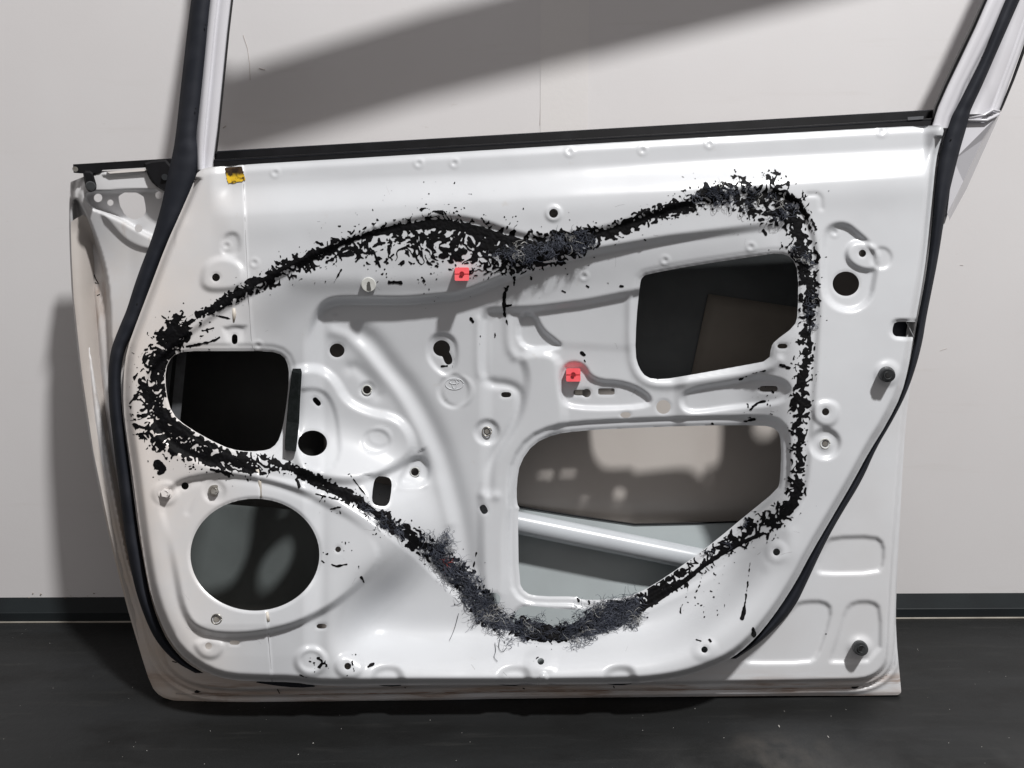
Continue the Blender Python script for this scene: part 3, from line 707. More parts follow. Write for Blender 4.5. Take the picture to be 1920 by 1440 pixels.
# belt mouldings
m = MB()
def beltrow(dy0, dy1, h0, h1, x0=402, x1=1750, nseg=24):
    vs = []; fs = []
    for i in range(nseg + 1):
        x = x0 + (x1 - x0) * i / nseg; yb = 311 - (x - 400) * .0578
        wob = .6 * math.sin(i * 1.3)
        vs += [L(x, yb + dy0, h0), L(x, yb + dy0 + 1, h1), L(x, yb + dy1 + wob * .3, h1), L(x, yb + dy1, h0)]
    for i in range(nseg):
        for k in range(4): fs.append((4*i + k, 4*i + (k+1) % 4, 4*i + 4 + (k+1) % 4, 4*i + 4 + k))
    fs += [(0, 3, 2, 1), (4*nseg, 4*nseg+1, 4*nseg+2, 4*nseg+3)]
    m.add(vs, fs)
beltrow(-26, -11, -.105, -.062); m.build("belt_moulding", BLACK); m = MB(); beltrow(-12, 3, -.062, -.026, 400, 1752)
m.build("belt_moulding", BLACK)
m = MB(); beltrow(-10, -8.5, -.03, -.0255); m.build("belt_lip", RUBBER); m = MB(); beltrow(-27.5, -26, -.100, -.070)
m.build("belt_lip", RUBBER)
m = MB(); m.prism([(1702, 219.5), (1732, 217.5), (1731, 223.5), (1702, 225.5)], -.06, -.0245); m.build("clip_tab", nmat("tab_grey", (.07, .075, .085), .5, var=(80, (.05, .05, .055), .4, .7)))
# ------------------------------------------------------------------ mirror corner (front)
m = MB(); m.prism([(137, 308), (320, 297), (326, 300), (326, 311), (190, 319), (184, 325), (168, 326), (150, 325), (138, 324)], -.075, -.040, .002); m.build("front_belt_trim", BLACK)
m = MB(); m.tube([L(141, 317, -.036), L(141, 317, -.030)], .0035, 10); m.build("trim_rivet", STEEL)
m = MB(); m.prism(chaikin([(155, 320), (173, 320), (178, 336), (182, 350), (178, 358), (168, 361), (161, 354), (158, 340)], 1), -.05, -.032, .003); m.build("rubber_tab", BLACK)
m = MB(); m.tube([L(170, 349, -.034), L(170, 349, -.024), L(170, 349, -.021)], [.0065, .0065, .005], 20); m.build("rubber_buffer", STOP)
m = MB(); m.prism(chaikin([(270, 302), (325, 298), (325, 366), (306, 358), (288, 346), (278, 332), (273, 316)], 1), -.06, -.031, .003); m.build("corner_bracket", BLACK)
m = MB(); m.tube([L(309, 332, -.032), L(309, 332, -.027)], .0042, 12); m.build("bracket_screw", nmat("dark_screw", (.05, .055, .06), .35, metal=.6))
m = MB(); m.prism([(200, 322), (272, 316), (273, 320.5), (206, 325.5)], -.044, -.036); m.build("corner_fold", PAINT)

# ------------------------------------------------------------------ fittings on the panel
def on(px, py, fn=Hat): return float(fn(px, py))
def clip(cx, cy):
    h = on(cx - 18, cy) + .001
    m = MB(); w2, h2 = 13.5, 12.5; up = .0125
    # U-shaped halves with a slot between and a round bore
    for sgn in (-1, 1):
        pl = [(cx - w2, cy + sgn*1.0), (cx - 5.2, cy + sgn*1.0)]
        for k in range(7):
            a = math.pi * (1 - k / 6); pl.append((cx + 4.6 * math.cos(a), cy + sgn * (0.6 + 4.6 * math.sin(a))))
        pl += [(cx + 5.2, cy + sgn*1.0), (cx + w2, cy + sgn*1.0), (cx + w2, cy + sgn*(h2 - 2)), (cx + w2 - 2, cy + sgn*h2), (cx - w2 + 2, cy + sgn*h2), (cx - w2, cy + sgn*(h2 - 2))]
        if sgn < 0: pl = pl[::-1]
        m.prism(pl, h, h + up)
    m.prism(ell(cx, cy, w2 - .6, h2 - .6, 16, 0, 8), h - .006, h + up - .0022)
    return m.build("trim_clip", RED, ROOT, False)
c1 = clip(866, 514); c1["label"] = "red plastic trim clip on the ledge below the black sealant"
c2 = clip(1075, 703); c2["label"] = "red plastic trim clip in the pocket beside the slotted holes"
RECESS = nmat("red_bore", (.28, .01, .015), .5)
for (cx, cy) in ((866, 514), (1075, 703)):
    h = on(cx - 18, cy) + .001
    mm = MB(); mm.tube([L(cx, cy, h + .012), L(cx, cy, h + .0148)], .0026, 14); mm.build("bore", RECESS, c1 if cx < 900 else c2)
def stopper(cx, cy, fn, hgt=.017, lean=(3, 3)):
    h = fn(cx, cy); h = float(h)
    m = MB()
    def P(t, hh): return L(cx + lean[0]*t, cy + lean[1]*t, hh)
    m.tube([P(0, h - .002), P(.2, h + .004), P(.9, h + hgt - .001), P(1, h + hgt)], [.0098, .0098, .0088, .0078], 28)
    o = m.build("rubber_stopper", STOP, ROOT, True)
    e = o.modifiers.new("e", 'EDGE_SPLIT'); e.split_angle = .6
    m = MB(); m.prism(ell(cx + lean[0], cy + lean[1], 4.6, 4.6, 6, .3), h + hgt - .0005, h + hgt + .0003); m.build("hex_socket", nmat("socket_black", (.003, .003, .003), .8), o)
    m = MB()
    for k in range(20): pass
    cen = L(cx + lean[0], cy + lean[1], h + hgt + .0003); pts = [(cen[0] + .0046*math.cos(a*math.pi/10), cen[1], cen[2] + .0046*math.sin(a*math.pi/10)) for a in range(21)]
    m.tube(pts, .0007, 6); m.build("rim_ring", STOP, o, True)
    return o
stopper(1662, 701, Hat)["label"] = "black rubber stopper at the middle of the latch edge"
stopper(1612, 1214, HFat)["label"] = "black rubber stopper in the bottom right corner"
def ring(m, cx, cy, h, R, r, n=22):
    c = L(cx, cy, h)
    pts = [(c[0] + R*math.cos(2*math.pi*k/n), c[1], c[2] + R*math.sin(2*math.pi*k/n)) for k in range(n + 1)]
    m.tube(pts, r, 6)
for (cx, cy, mat) in ((688, 731, MILKY), (778, 885, MILKY), (913, 809, STEEL), (1547, 832, MILKY), (406, 1161, STEEL)):
    m = MB(); h = on(cx - 12, cy) + .0004
    ring(m, cx, cy, h, .0062, .0009); 
    o = m.build("clip_nut", mat, ROOT, True)
    if cx in (913, 1547, 406):
        m = MB(); m.tube([L(cx, cy, h - .004), L(cx, cy, h - .001)], .0038, 6); m.build("nut_core", STEEL, o)
def bolt(cx, cy, r, mat, lean=0):
    h = on(cx, cy); m = MB()
    m.tube([L(cx, cy, h - .001), L(cx, cy, h + .0014)], r * 1.35, 24); m.tube([L(cx, cy, h + .001), L(cx, cy, h + .0075), L(cx, cy, h + .0085)], [r, r, r * .85], 6)
    o = m.build("hex_bolt", mat); 
    m = MB(); ring(m, cx, cy, h + .0082, r * .55, .0006, 16); m.build("bolt_mark", mat, o, True)
    return o
bolt(310, 925, .0062, PAINT); bolt(402, 920, .0056, STEEL)
m = MB(); h = on(691, 533)
m.tube([L(691, 534, h - .001), L(691, 534, h + .003), L(691, 534, h + .004)], [.0098, .0098, .0088], 28); o = m.build("grommet", MILKY, ROOT, True)
e = o.modifiers.new("e", 'EDGE_SPLIT'); e.split_angle = .6
m = MB(); m.prism(ell(691, 531, 3.2, 3.2, 10), h + .0035, h + .0046); m.prism([(687, 532), (694, 533), (696, 543), (688, 543)], h + .0035, h + .0044); m.build("grommet_core", nmat("grommet_dirt", (.06, .06, .055), .6), o)
# foam strip (bent a little)
m = MB(); rows = [(549, 564, 691), (547, 566, 697), (541, 563, 745), (537, 561, 790), (534, 557, 828), (534, 555, 843)]
vs = []; fs = []
for (a, b, y) in rows:
    h = on(560, y); hf = h + (.016 if 692 < y < 842 else .015)
    vs += [L(a, y, h - .002), L(a + .5, y, hf), L(b - 5, y + (3 if y > 692 else 0), hf + .001), L(b, y + (3 if y > 692 else 0), hf - .002), L(b, y, h - .002)]
for i in range(len(rows) - 1):
    for k in range(4): fs.append((5*i + k, 5*i + k + 1, 5*i + k + 6, 5*i + k + 5))
fs += [(0, 1, 2, 3, 4), tuple(5*(len(rows)-1) + k for k in (4, 3, 2, 1, 0))]
m.add(vs, fs); m.build("foam_strip", FOAM)
# worn sticker
def patch(pl, off, mat, name, N=10):
    a, b, c2, d = [np.array(q, float) for q in pl]; vs = []; fs = []
    for i in range(N + 1):
        for j in range(N + 1):
            s, t = i / N, j / N; p = (a*(1-s) + b*s)*(1-t) + (d*(1-s) + c2*s)*t
            if i in (0, N) or j == N: p = p + np.array([rnd.uniform(-.9, .9), rnd.uniform(-1.2, 1.2)])
            vs.append(L(p[0], p[1], on(p[0], p[1]) + off + .0003 * rnd.random()))
    for i in range(N):
        for j in range(N): fs.append((i*(N+1)+j, (i+1)*(N+1)+j, (i+1)*(N+1)+j+1, i*(N+1)+j+1))
    return mkobj(name, vs, fs, mat)
patch([(421, 314), (454, 312), (460, 338), (428, 345)], .0009, STICK, "sticker")
# round and rectangular plugs
m = MB()
def plug(name, pl, off=-.0006):
    m = MB(); c = (sum(p[0] for p in pl)/len(pl), sum(p[1] for p in pl)/len(pl)); h = on(*c)
    m.prism(pl, h - .003, h + off + .001, .0004); m.build(name, MILKY)
m = MB(); m.prism([(1078, 731), (1092, 731), (1092, 741), (1078, 741)], on(1080, 750) - .012, on(1080, 750) - .008); m.build("slot_backing", STEEL)
# embossed emblem: three interlocking ovals
m = MB()
def oval(cx, cy, rx, ry, r=.00055):
    pts = []
    for k in range(29):
        a = 2*math.pi*k/28; x = cx + rx*math.cos(a); y = cy + ry*math.sin(a); pts.append(L(x, y, on(x, y) + .0002))
    m.tube(pts, r, 6)
oval(852, 720, 17, 10.5); oval(852, 715.5, 9.5, 4.6); oval(852, 720, 4.2, 8.6)
m.build("embossed_emblem", PAINT, ROOT, True)
# hem joint and seam sealer marks on the flange
m = MB(); m.tube([L(x, y, float(HFat(x, y)) + .0002) for (x, y) in [(330, 1300), (420, 1303), (620, 1301), (900, 1297), (1200, 1294), (1500, 1290), (1600, 1290)]], .0009, 5)
m.build("seam_sealer", nmat("rusty_seam", (.25, .17, .13), .7, var=(40, (.42, .38, .36), .4, .6)), ROOT, True)
m = MB()
for (x, y) in ((372, 1296), (1604, 1288)):
    m = MB(); h = float(HFat(x, y)); m.prism(chaikin([(x-9, y+2), (x-3, y-3), (x+8, y-3), (x+5, y+1), (x-2, y+4)], 1), h - .001, h + .0007); m.build("drain_slit", BLACK)
# latch striker plate seen in the notch
m = MB(); m.prism([(1668, 596), (1726, 596), (1726, 640), (1668, 640)], -.058, -.05); m.build("latch_recess", nmat("latch_dark", (.02, .024, .04), .4, var=(60, (.05, .055, .08), .45, .6)))
m = MB(); m.tube([L(1699, 603, -.012), L(1713, 631, -.02)], .0006, 5); m.build("notch_rib", PAINT)
# pale weld seam line drawn as a bead of sealer at the speaker
m = MB()
for pts in ([(482, 880), (487, 905), (489, 932)], [(500, 1147), (503, 1165)]):
    m = MB(); m.tube([L(x, y, on(x, y) + .0003) for x, y in pts], .0022, 6, .5); m.build("seam_sealer", SPEAR, ROOT, True)
def sline(pts, r, mat, name):
    m = MB(); q = chaikin(pts, 1, False); m.tube([L(x, y, on(x, y) + .0001) for x, y in q], r, 4); m.build(name, mat, ROOT)
GREYL = nmat("seam_line_grey", (.32, .32, .33), .6)  # grey line drawn along the weld seam
sline([(457, 345), (460, 430), (464, 520), (468, 590), (472, 650), (478, 657)], .00035, GREYL, "weld_seam")
sline([(500, 1148), (502, 1175), (506, 1225), (510, 1278)], .00035, GREYL, "weld_seam")
m = MB(); m.tube([L(438, 578, on(438, 578) + .0003), L(439, 590, on(439, 590) + .0003), L(438, 604, on(438, 604) + .0003)], [.002, .0028, .0012], 6, .4); m.build("glue_drip", SPEAR, ROOT, True)

# ------------------------------------------------------------------ torn black sealant left on the panel
BP = [(372, 590, 8, .9), (395, 580, 8, .85), (430, 560, 12, .72), (480, 534, 16, .62), (540, 504, 20, .58), (600, 480, 25, .55), (650, 466, 30, .46), (700, 456, 36, .42), (760, 450, 42, .40), (830, 450, 50, .48), (880, 460, 48, .50), (930, 468, 45, .6), (980, 474, 38, .72), (1030, 468, 30, .8), (1070, 458, 27, .66), (1110, 442, 22, .6),
      (1150, 432, 17, .62), (1200, 412, 15, .72), (1250, 394, 15, .7), (1300, 374, 21, .55), (1350, 366, 28, .48), (1400, 360, 40, .50), (1440, 372, 46, .56), (1480, 392, 36, .56), (1496, 430, 32, .46), (1500, 470, 32, .44), (1510, 510, 26, .5), (1518, 550, 20, .62), (1518, 590, 19, .48), (1513, 630, 18, .42), (1508, 680, 16, .48), (1503, 740, 15, .6),
      (1498, 780, 20, .6), (1496, 820, 15, .62), (1495, 870, 15, .45), (1495, 915, 18, .5), (1485, 945, 20, .45), (1455, 968, 24, .52), (1410, 990, 21, .5), (1370, 1015, 20, .55), (1330, 1042, 21, .5), (1290, 1066, 22, .52), (1250, 1094, 22, .65), (1210, 1116, 22, .62), (1180, 1138, 24, .7), (1130, 1160, 22, .7), (1080, 1175, 19, .8), (1050, 1190, 13, 1),
      (1010, 1186, 15, 1), (960, 1170, 19, .7), (910, 1150, 22, .66), (885, 1110, 25, .58), (860, 1070, 25, .58), (820, 1040, 20, .6), (770, 1005, 18, .55), (730, 980, 16, .55), (690, 950, 14, .55), (650, 930, 12, .75), (600, 905, 10, .9), (550, 880, 10, .8), (520, 872, 17, .45), (470, 868, 28, .55), (420, 862, 26, .62), (370, 850, 28, .66), (325, 826, 36, .74),
      (290, 790, 40, .66), (281, 740, 36, .52), (290, 700, 33, .55), (308, 655, 30, .66), (330, 622, 28, .9), (350, 606, 14, .6), (360, 600, 10, .4)]
s2 = 1.5
bx_ = np.arange(238, 1560, s2); by_ = np.arange(308, 1272, s2); XB, YB = np.meshgrid(bx_, by_)
# domain warp for torn, streaky flakes
wx = 7 * vn(XB, YB, 26, 4) + 3.2 * vn(XB, YB, 9, 5); wy = 7 * vn(XB, YB, 26, 6) + 3.2 * vn(XB, YB, 9, 7)
N1 = vn(XB + wx*1.4, YB + wy*1.4, 17, 8); N2 = vn(XB + wx*1.6, YB*1.25 + wy*1.6, 8, 9); N3 = vn(XB + wx, YB + wy, 4.0, 10)
N4 = vn(XB + .6*wx, YB + .6*wy, 2.6, 1)
noise = .30 * N1 + .64 * N2 + .74 * N3 + .34 * N4
best = np.full(XB.shape, 9.0); DEN = np.zeros(XB.shape)
for i in range(len(BP)):
    a = BP[i]; b = BP[(i + 1) % len(BP)]
    if i == len(BP) - 1: break
    x0 = min(a[0], b[0]) - 110; x1 = max(a[0], b[0]) + 110; y0 = min(a[1], b[1]) - 110; y1 = max(a[1], b[1]) + 110
    jx0 = max(0, int((x0 - bx_[0]) / s2)); jx1 = max(0, int((x1 - bx_[0]) / s2)); jy0 = max(0, int((y0 - by_[0]) / s2)); jy1 = max(0, int((y1 - by_[0]) / s2))
    sx_ = XB[jy0:jy1, jx0:jx1]; sy_ = YB[jy0:jy1, jx0:jx1]
    ex, ey = b[0]-a[0], b[1]-a[1]; l2 = ex*ex + ey*ey
    t = np.clip(((sx_-a[0])*ex + (sy_-a[1])*ey) / l2, 0, 1)
    d = np.hypot(sx_ - a[0] - ex*t, sy_ - a[1] - ey*t); wd = a[2] + (b[2]-a[2]) * t; de = a[3] + (b[3]-a[3]) * t
    r = d / wd; m_ = r < best[jy0:jy1, jx0:jx1]
    best[jy0:jy1, jx0:jx1] = np.where(m_, r, best[jy0:jy1, jx0:jx1]); DEN[jy0:jy1, jx0:jx1] = np.where(m_, de, DEN[jy0:jy1, jx0:jx1])
FB = (DEN * 1.25 - .34) - best * .66 - .8 * np.maximum(best - 1, 0) + noise * .80 - .3 * sm((best - 1.0) * 3)
ridge = .085 - np.abs(vn(XB + wx*1.5, YB + wy*1.5, 17, 2)) * .55 - .06 * np.abs(N3)
gap = sm(.5 + 1.6 * vn(XB, YB, 38, 3))
FB = np.maximum(FB, (ridge * 3.2 - np.maximum(best - .85, 0) * .42) - .35 * gap * (best > .7))
FB = np.where(best > 1.9, -1, FB)
# clean-edged bead where the sealant bulk is still there: (points, half width)
def bead(pts, r, rag=.8, amt=1.0):
    """solid run of sealant"""
    global FB
    x0 = min(p[0] for p in pts) - 40; x1 = max(p[0] for p in pts) + 40; y0 = min(p[1] for p in pts) - 40; y1 = max(p[1] for p in pts) + 40
    jx0 = max(0, int((x0 - bx_[0]) / s2)); jx1 = max(0, int((x1 - bx_[0]) / s2)); jy0 = max(0, int((y0 - by_[0]) / s2)); jy1 = max(0, int((y1 - by_[0]) / s2))
    d, T, S, E = pathdist(XB[jy0:jy1, jx0:jx1], YB[jy0:jy1, jx0:jx1], chaikin(pts, 2, False) if len(pts) > 2 else pts)
    rr = np.interp(T, np.linspace(0, 1, len(r)), r) if isinstance(r, (list, tuple)) else r
    f = (rr - d) / 6 + rag * .5 * N2[jy0:jy1, jx0:jx1]*amt + rag * .35 * N3[jy0:jy1, jx0:jx1]*amt
    FB[jy0:jy1, jx0:jx1] = np.maximum(FB[jy0:jy1, jx0:jx1], f)
bead([(372, 592), (400, 575), (450, 548), (500, 520), (560, 488), (620, 462)], [3, 5, 4, 5, 4], .6)
bead([(560, 490), (640, 456), (720, 432), (800, 420), (850, 421), (900, 432), (960, 452), (1010, 460)], [4, 4, 5, 7, 9, 8, 8, 8], .7)
bead([(1000, 462), (1050, 458), (1100, 444), (1160, 432), (1220, 406), (1290, 380)], [10, 9, 7, 7, 7, 7], 1.2)
bead([(1482, 388), (1500, 440), (1510, 480), (1516, 540), (1518, 580)], [6, 8, 5, 6, 6], 1.2)
bead([(1522, 560), (1518, 620), (1511, 680), (1505, 740), (1500, 800), (1497, 860)], [5, 3, 4, 5, 4, 5], 1.3)
bead([(1498, 905), (1490, 935), (1470, 965), (1440, 985)], [8, 8, 5, 4], .7)
bead([(1430, 1000), (1380, 1022), (1330, 1052), (1280, 1092), (1240, 1118), (1195, 1145)], [4, 4, 5, 5, 6, 7], .45)
bead([(515, 868), (560, 884), (620, 910), (680, 942), (720, 975), (770, 1010)], [3, 6, 6, 6, 5, 5], .45)
bead([(858, 1068), (880, 1090), (900, 1130), (950, 1168), (1000, 1190), (1050, 1194), (1100, 1180), (1190, 1150)], [4, 6, 7, 7, 7, 10, 6, 5], 1.1)
bead([(420, 845), (380, 828), (340, 805), (310, 780), (296, 740), (300, 700), (312, 660), (330, 625)], [5, 6, 8, 9, 3, 3, 6, 10], 1.6)
bead([(330, 600), (325, 630), (345, 622)], [8, 12, 9], .9)
bead([(322, 832), (380, 858), (440, 862)], [8, 7, 5], .9)
# stray marks: streaks, drips, smears
for pts, r in ([[(946, 548), (945, 572), (946, 592)], [1.5, 3.4, 1.6]], [[(947, 590), (950, 604), (954, 614)], 1.0], [[(965, 520), (964, 535)], [2.4, .8]], [[(953, 537), (949, 543)], 2.6], [[(958, 572), (946, 575)], 1.4],
               [[(296, 870), (304, 880), (300, 886)], [9, 10, 5]], [[(300, 886), (298, 900)], .9], [[(883, 598), (887, 604)], 2.6], [[(1412, 1176), (1414, 1190)], [1.2, 4.2]], [[(1411, 1010), (1405, 1070), (1400, 1110), (1396, 1140), (1392, 1158)], [.5, .6, .7, .8, 4.2]],
               [[(1440, 1000), (1438, 1020)], [2, .6]], [[(1370, 1000), (1402, 1030)], .6], [[(656, 890), (690, 934)], .55], [[(655, 889), (658, 892)], 1.8], [[(672, 1060), (674, 1072)], 1.2], [[(677, 1082), (683, 1092)], 1.4], [[(888, 1062), (893, 1040), (894, 1037)], [1, .7, 2.4]],
               [[(1091, 662), (1095, 666)], 2.8], [[(1094, 672), (1098, 679)], .8], [[(622, 1058), (630, 1062), (650, 1058)], 1.8], [[(730, 530), (752, 530)], 3], [[(700, 470), (712, 500)], 2], [[(640, 505), (626, 530)], .8], [[(690, 1250), (700, 1244)], 2.6], [[(660, 1240), (664, 1258)], 1.2],
               [[(596, 1234), (606, 1240), (598, 1250)], 2], [[(580, 1240), (590, 1243)], 1.4], [[(606, 1278), (622, 1284), (640, 1284)], 3.2], [[(560, 1264), (580, 1275)], 1], [[(1290, 1090), (1289, 1112), (1286, 1120)], .7], [[(1318, 1070), (1312, 1098), (1305, 1110)], .8], [[(1305, 1108), (1272, 1140), (1282, 1160)], .5],
               [[(1306, 1200), (1314, 1202)], .9], [[(1330, 1200), (1333, 1204)], 1.4], [[(1404, 1018), (1396, 1030)], 1.2], [[(1092, 1148), (1110, 1140)], 1.2], [[(1080, 1116), (1086, 1128)], 1.6], [[(1104, 1126), (1105, 1132)], 2.4], [[(1395, 790), (1415, 786)], 2.2], [[(1336, 794), (1338, 800)], 1.6], [[(1406, 768), (1420, 755), (1436, 752)], [3, 2, 2]],
               [[(1410, 700), (1435, 695)], .9], [[(1465, 685), (1480, 690)], 3], [[(1386, 712), (1400, 706)], 1.2], [[(1432, 432), (1436, 440)], 2.6], [[(1100, 536), (1103, 538)], 1.6], [[(1208, 449), (1210, 451)], 1.7], [[(1054, 545), (1060, 548)], 1], [[(1140, 530), (1141, 534)], 1.1], [[(1163, 536), (1168, 537)], 1.3], [[(928, 624), (928, 632)], .8], [[(901, 630), (900, 645)], .6],
               [[(592, 926), (640, 938)], 1.2], [[(604, 932), (600, 940)], 1.4], [[(618, 955), (640, 950)], .9], [[(556, 900), (562, 912)], 2.8], [[(400, 590), (440, 600)], .8], [[(350, 650), (400, 640), (412, 632)], [2.2, 1.3, 1.6]], [[(382, 648), (398, 660)], 1.2], [[(355, 600), (380, 605), (372, 612)], 1.2], [[(400, 615), (380, 620)], 1.1], [[(395, 880), (430, 888)], 3], [[(838, 686), (828, 687)], 1.3], [[(852, 672), (848, 690)], .9], [[(1000, 1240), (1010, 1232)], 1]):
    bead(pts, r, .55, .8)
# loose crumbs
cx_ = vn(XB, YB, 3.2, 12) * .6 + vn(XB + wx, YB + wy, 6, 13) * .6
FB = np.where((best > 1.05) & (best < 2.4), np.maximum(FB, cx_ * 1.1 - .80 - (best - 1) * .16), FB)
for (x, y, r) in ((625, 1040, 26), (650, 1030, 24), (600, 1248, 26), (655, 1245, 28), (1420, 770, 26), (720, 500, 44), (620, 950, 24), (1440, 745, 40), (1320, 1120, 50), (390, 620, 30), (800, 520, 60)):
    d = np.hypot(XB - x, YB - y) / r
    FB = np.where(d < 1, np.maximum(FB, cx_ - .56 - .25 * d), FB)
# nothing hangs over the big openings or beyond the pan
hB = np.full(XB.shape, 1e9)
for p in [v for k, v in HOLES.items() if k != "sill"]: hB = np.minimum(hB, -sdf(XB, YB, p))
FB = np.minimum(FB, (hB - 1) / 3); FB = np.minimum(FB, sdf(XB, YB, PAN) / 3)
TH = .00015 + .0009 * sm((vn(XB + wx, YB + wy, 13, 14) + .4 * vn(XB, YB, 5, 15)) + .35) * np.clip(DEN, 0, 1) ** 2 + .00025 * vn(XB, YB, 3, 3)
def tar_h(px, py):
    x = np.clip((px - bx_[0]) / s2, 0, len(bx_) - 1.001); y = np.clip((py - by_[0]) / s2, 0, len(by_) - 1.001)
    xi = np.round(x).astype(int); yi = np.round(y).astype(int)
    rise = sm(np.clip(FB[yi, xi], 0, 1) / .35)
    return Hat(px, py) + .00045 + TH[yi, xi] * rise
tar = mstrip(bx_[0], by_[0], s2, FB, tar_h, "sealant_residue", TAR, skirt=0.0006)
tar["label"] = "torn black tar sealant smeared in a loop round the panel"

# ------------------------------------------------------------------ fibres stuck in the sealant
def fibres(zones, mat, rad, name):
    m = MB()
    for (pts, spread, cnt, lmin, lmax, hang, lift) in zones:
        seg = []
        for i in range(len(pts) - 1): seg.append(math.hypot(pts[i+1][0]-pts[i][0], pts[i+1][1]-pts[i][1]))
        tot = sum(seg); cen = []
        for _ in range(max(3, cnt // 13)):
            s = rnd.random() * tot; i = 0
            while s > seg[i] and i < len(seg) - 1: s -= seg[i]; i += 1
            t = s / seg[i]; cen.append((pts[i][0] + (pts[i+1][0]-pts[i][0])*t + rnd.gauss(0, spread*.5), pts[i][1] + (pts[i+1][1]-pts[i][1])*t + rnd.gauss(0, spread*.5), rnd.uniform(0, 6.283)))
        for _ in range(cnt):
            cx0, cy0, ca = rnd.choice(cen)
            x = cx0 + rnd.gauss(0, spread * .17); y = cy0 + rnd.gauss(0, spread * .17)
            a = ca + rnd.gauss(0, 1.0); ln = rnd.uniform(lmin, lmax); N = 8; h = on(x, y) + rnd.uniform(.001, .003); P = [L(x, y, h)]
            curl = rnd.gauss(0, .35); hl = rnd.uniform(.2, 1) * lift
            for k in range(1, N):
                a += curl + rnd.gauss(0, .35)
                dx, dy = math.cos(a), math.sin(a) + hang * rnd.uniform(.5, 1.2)
                x += dx * ln / N; y += dy * ln / N
                P.append(L(x, y, h + hl * math.sin(math.pi * k / N) + .001 * rnd.random()))
            m.tube(P, [rad * (1 - .6 * k / (N - 1)) for k in range(N)], 3)
    o = m.build(name, mat, ROOT, True); o["kind"] = "stuff"; return o
ZA = [(800, 1020), (845, 1055), (875, 1095), (905, 1145), (950, 1168), (1000, 1184)]
ZB = [(1060, 1182), (1110, 1165), (1150, 1150), (1190, 1135)]
ZC = [(930, 470), (990, 476), (1060, 462), (1110, 446)]
ZD = [(1290, 372), (1350, 362), (1410, 358), (1470, 385), (1505, 430)]
ZE = [(1505, 440), (1512, 500), (1522, 560), (1514, 620)]
ZF = [(690, 965), (740, 990), (800, 1025)]
ZG = [(1495, 920), (1470, 955), (1400, 990), (1330, 1035)]
fibres([(ZA, 24, 850, 10, 34, .15, .006), (ZB, 24, 620, 10, 34, .1, .006), (ZC, 16, 260, 8, 26, 0, .004), (ZD, 24, 170, 8, 24, 0, .004), (ZE, 14, 70, 8, 22, 0, .004), (ZF, 16, 60, 8, 26, 0, .004), (ZG, 12, 40, 6, 18, 0, .003)], FIB[0], .00042, "fibre_lint")
fibres([(ZA, 26, 420, 12, 40, .25, .007), (ZB, 28, 420, 12, 36, .25, .007), (ZC, 18, 300, 8, 30, 0, .005), (ZD, 22, 90, 8, 26, 0, .004), (ZE, 14, 60, 8, 22, 0, .004), (ZF, 16, 60, 8, 28, .2, .005),
        ([(870, 1125), (920, 1165), (990, 1190)], 12, 190, 26, 62, .9, .004), ([(1060, 1195), (1120, 1180), (1185, 1165)], 13, 210, 20, 48, .9, .004)], FIB[1], .00034, "fibre_lint")
fibres([(ZA, 20, 70, 16, 44, .2, .008), (ZB, 20, 60, 14, 34, .2, .008), (ZC, 14, 34, 12, 40, 0, .006), (ZD, 18, 16, 10, 34, 0, .005), (ZE, 12, 12, 10, 24, 0, .005)], FIB[2], .00036, "fibre_lint")
fibres([([(826, 1040), (845, 1068)], 6, 16, 12, 28, 0, .006)], FIB[3], .0004, "fibre_lint")
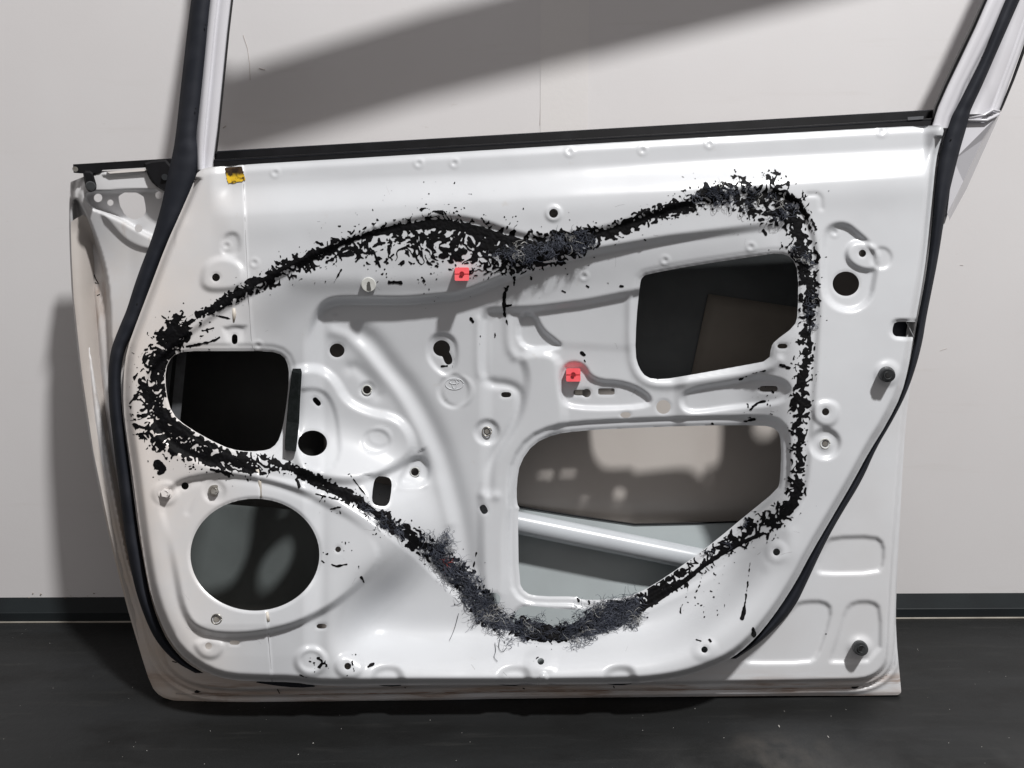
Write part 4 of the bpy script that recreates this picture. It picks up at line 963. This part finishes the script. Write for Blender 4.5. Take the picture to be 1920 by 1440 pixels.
# the long pale thread near the top centre
m = MB(); th = [(976, 458), (984, 452), (992, 462), (996, 480), (1000, 500)]
m.tube([L(x, y, on(x, y) + .006 - .001 * abs(2 - i)) for i, (x, y) in enumerate(chaikin(th, 2, False))], .0005, 5); m.build("loose_thread", FIB[2], ROOT, True)
m = MB()
DTH = nmat("dark_thread", (.03, .035, .045), .9)
for pts in ([(928, 1205), (930, 1222), (925, 1232), (933, 1240)], [(938, 1195), (934, 1215), (942, 1224), (950, 1214)], [(860, 1150), (855, 1170), (850, 1185), (843, 1200)], [(1095, 1185), (1098, 1205), (1103, 1210), (1112, 1190)]):
    m = MB(); m.tube([L(x, y, on(x, y) + .003) for x, y in chaikin(pts, 2, False)], .00035, 4); m.build("loose_thread", DTH, ROOT, True)
SCR = nmat("scratch_grey", (.33, .33, .34), .6)
m = MB()
for _ in range(70):
    x = rnd.uniform(300, 1700); y = rnd.uniform(340, 1260); a = rnd.uniform(0, 3.14); ln = rnd.uniform(4, 22); c = rnd.gauss(0, .5); P = []
    if panF[int((y - gy[0]) / ST), int((x - gx[0]) / ST)] < 26: continue
    for k in range(5):
        P.append(L(x, y, on(x, y) - .00008)); x += math.cos(a) * ln / 4; y += math.sin(a) * ln / 4; a += c / 4
    m.tube(P, rnd.choice([.00018, .00024, .0003]), 4)
o = m.build("scratch_marks", SCR); o["kind"] = "stuff"
m = MB()
for (x, y) in ((385, 47), (367, 204), (1841, 108), (1783, 262), (1750, 407), (257, 570)):
    m.tube([L(x, y, -.011), L(x, y, -.0092)], .0009, 8)
o = m.build("pin_holes", nmat("pin_black", (.001, .001, .001), .9)); o["kind"] = "stuff"
# chips and scratches on the hinge-side flange
m = MB()
for pts in ([(168, 506), (176, 514), (180, 524), (185, 532), (178, 530)], [(163, 488), (165, 492)], [(165, 552), (168, 553)], [(182, 554), (187, 552)], [(323, 1240), (330, 1242), (340, 1238)], [(520, 1292), (524, 1300)], [(760, 1290), (759, 1288)], [(1150, 1286), (1152, 1290)], [(980, 1290), (984, 1292)], [(1548, 1188), (1550, 1189)]):
    m.tube([L(x, y, float(HFat(x, y)) + .0002) for x, y in pts], .0007, 4)
m.build("tar_specks", TAR)["kind"] = "stuff"
LIST = [c for c in ROOT.children]
ROOT["label"] = "stripped white car door with torn black sealant, standing against the pale wall"
ROOT["category"] = "car door"
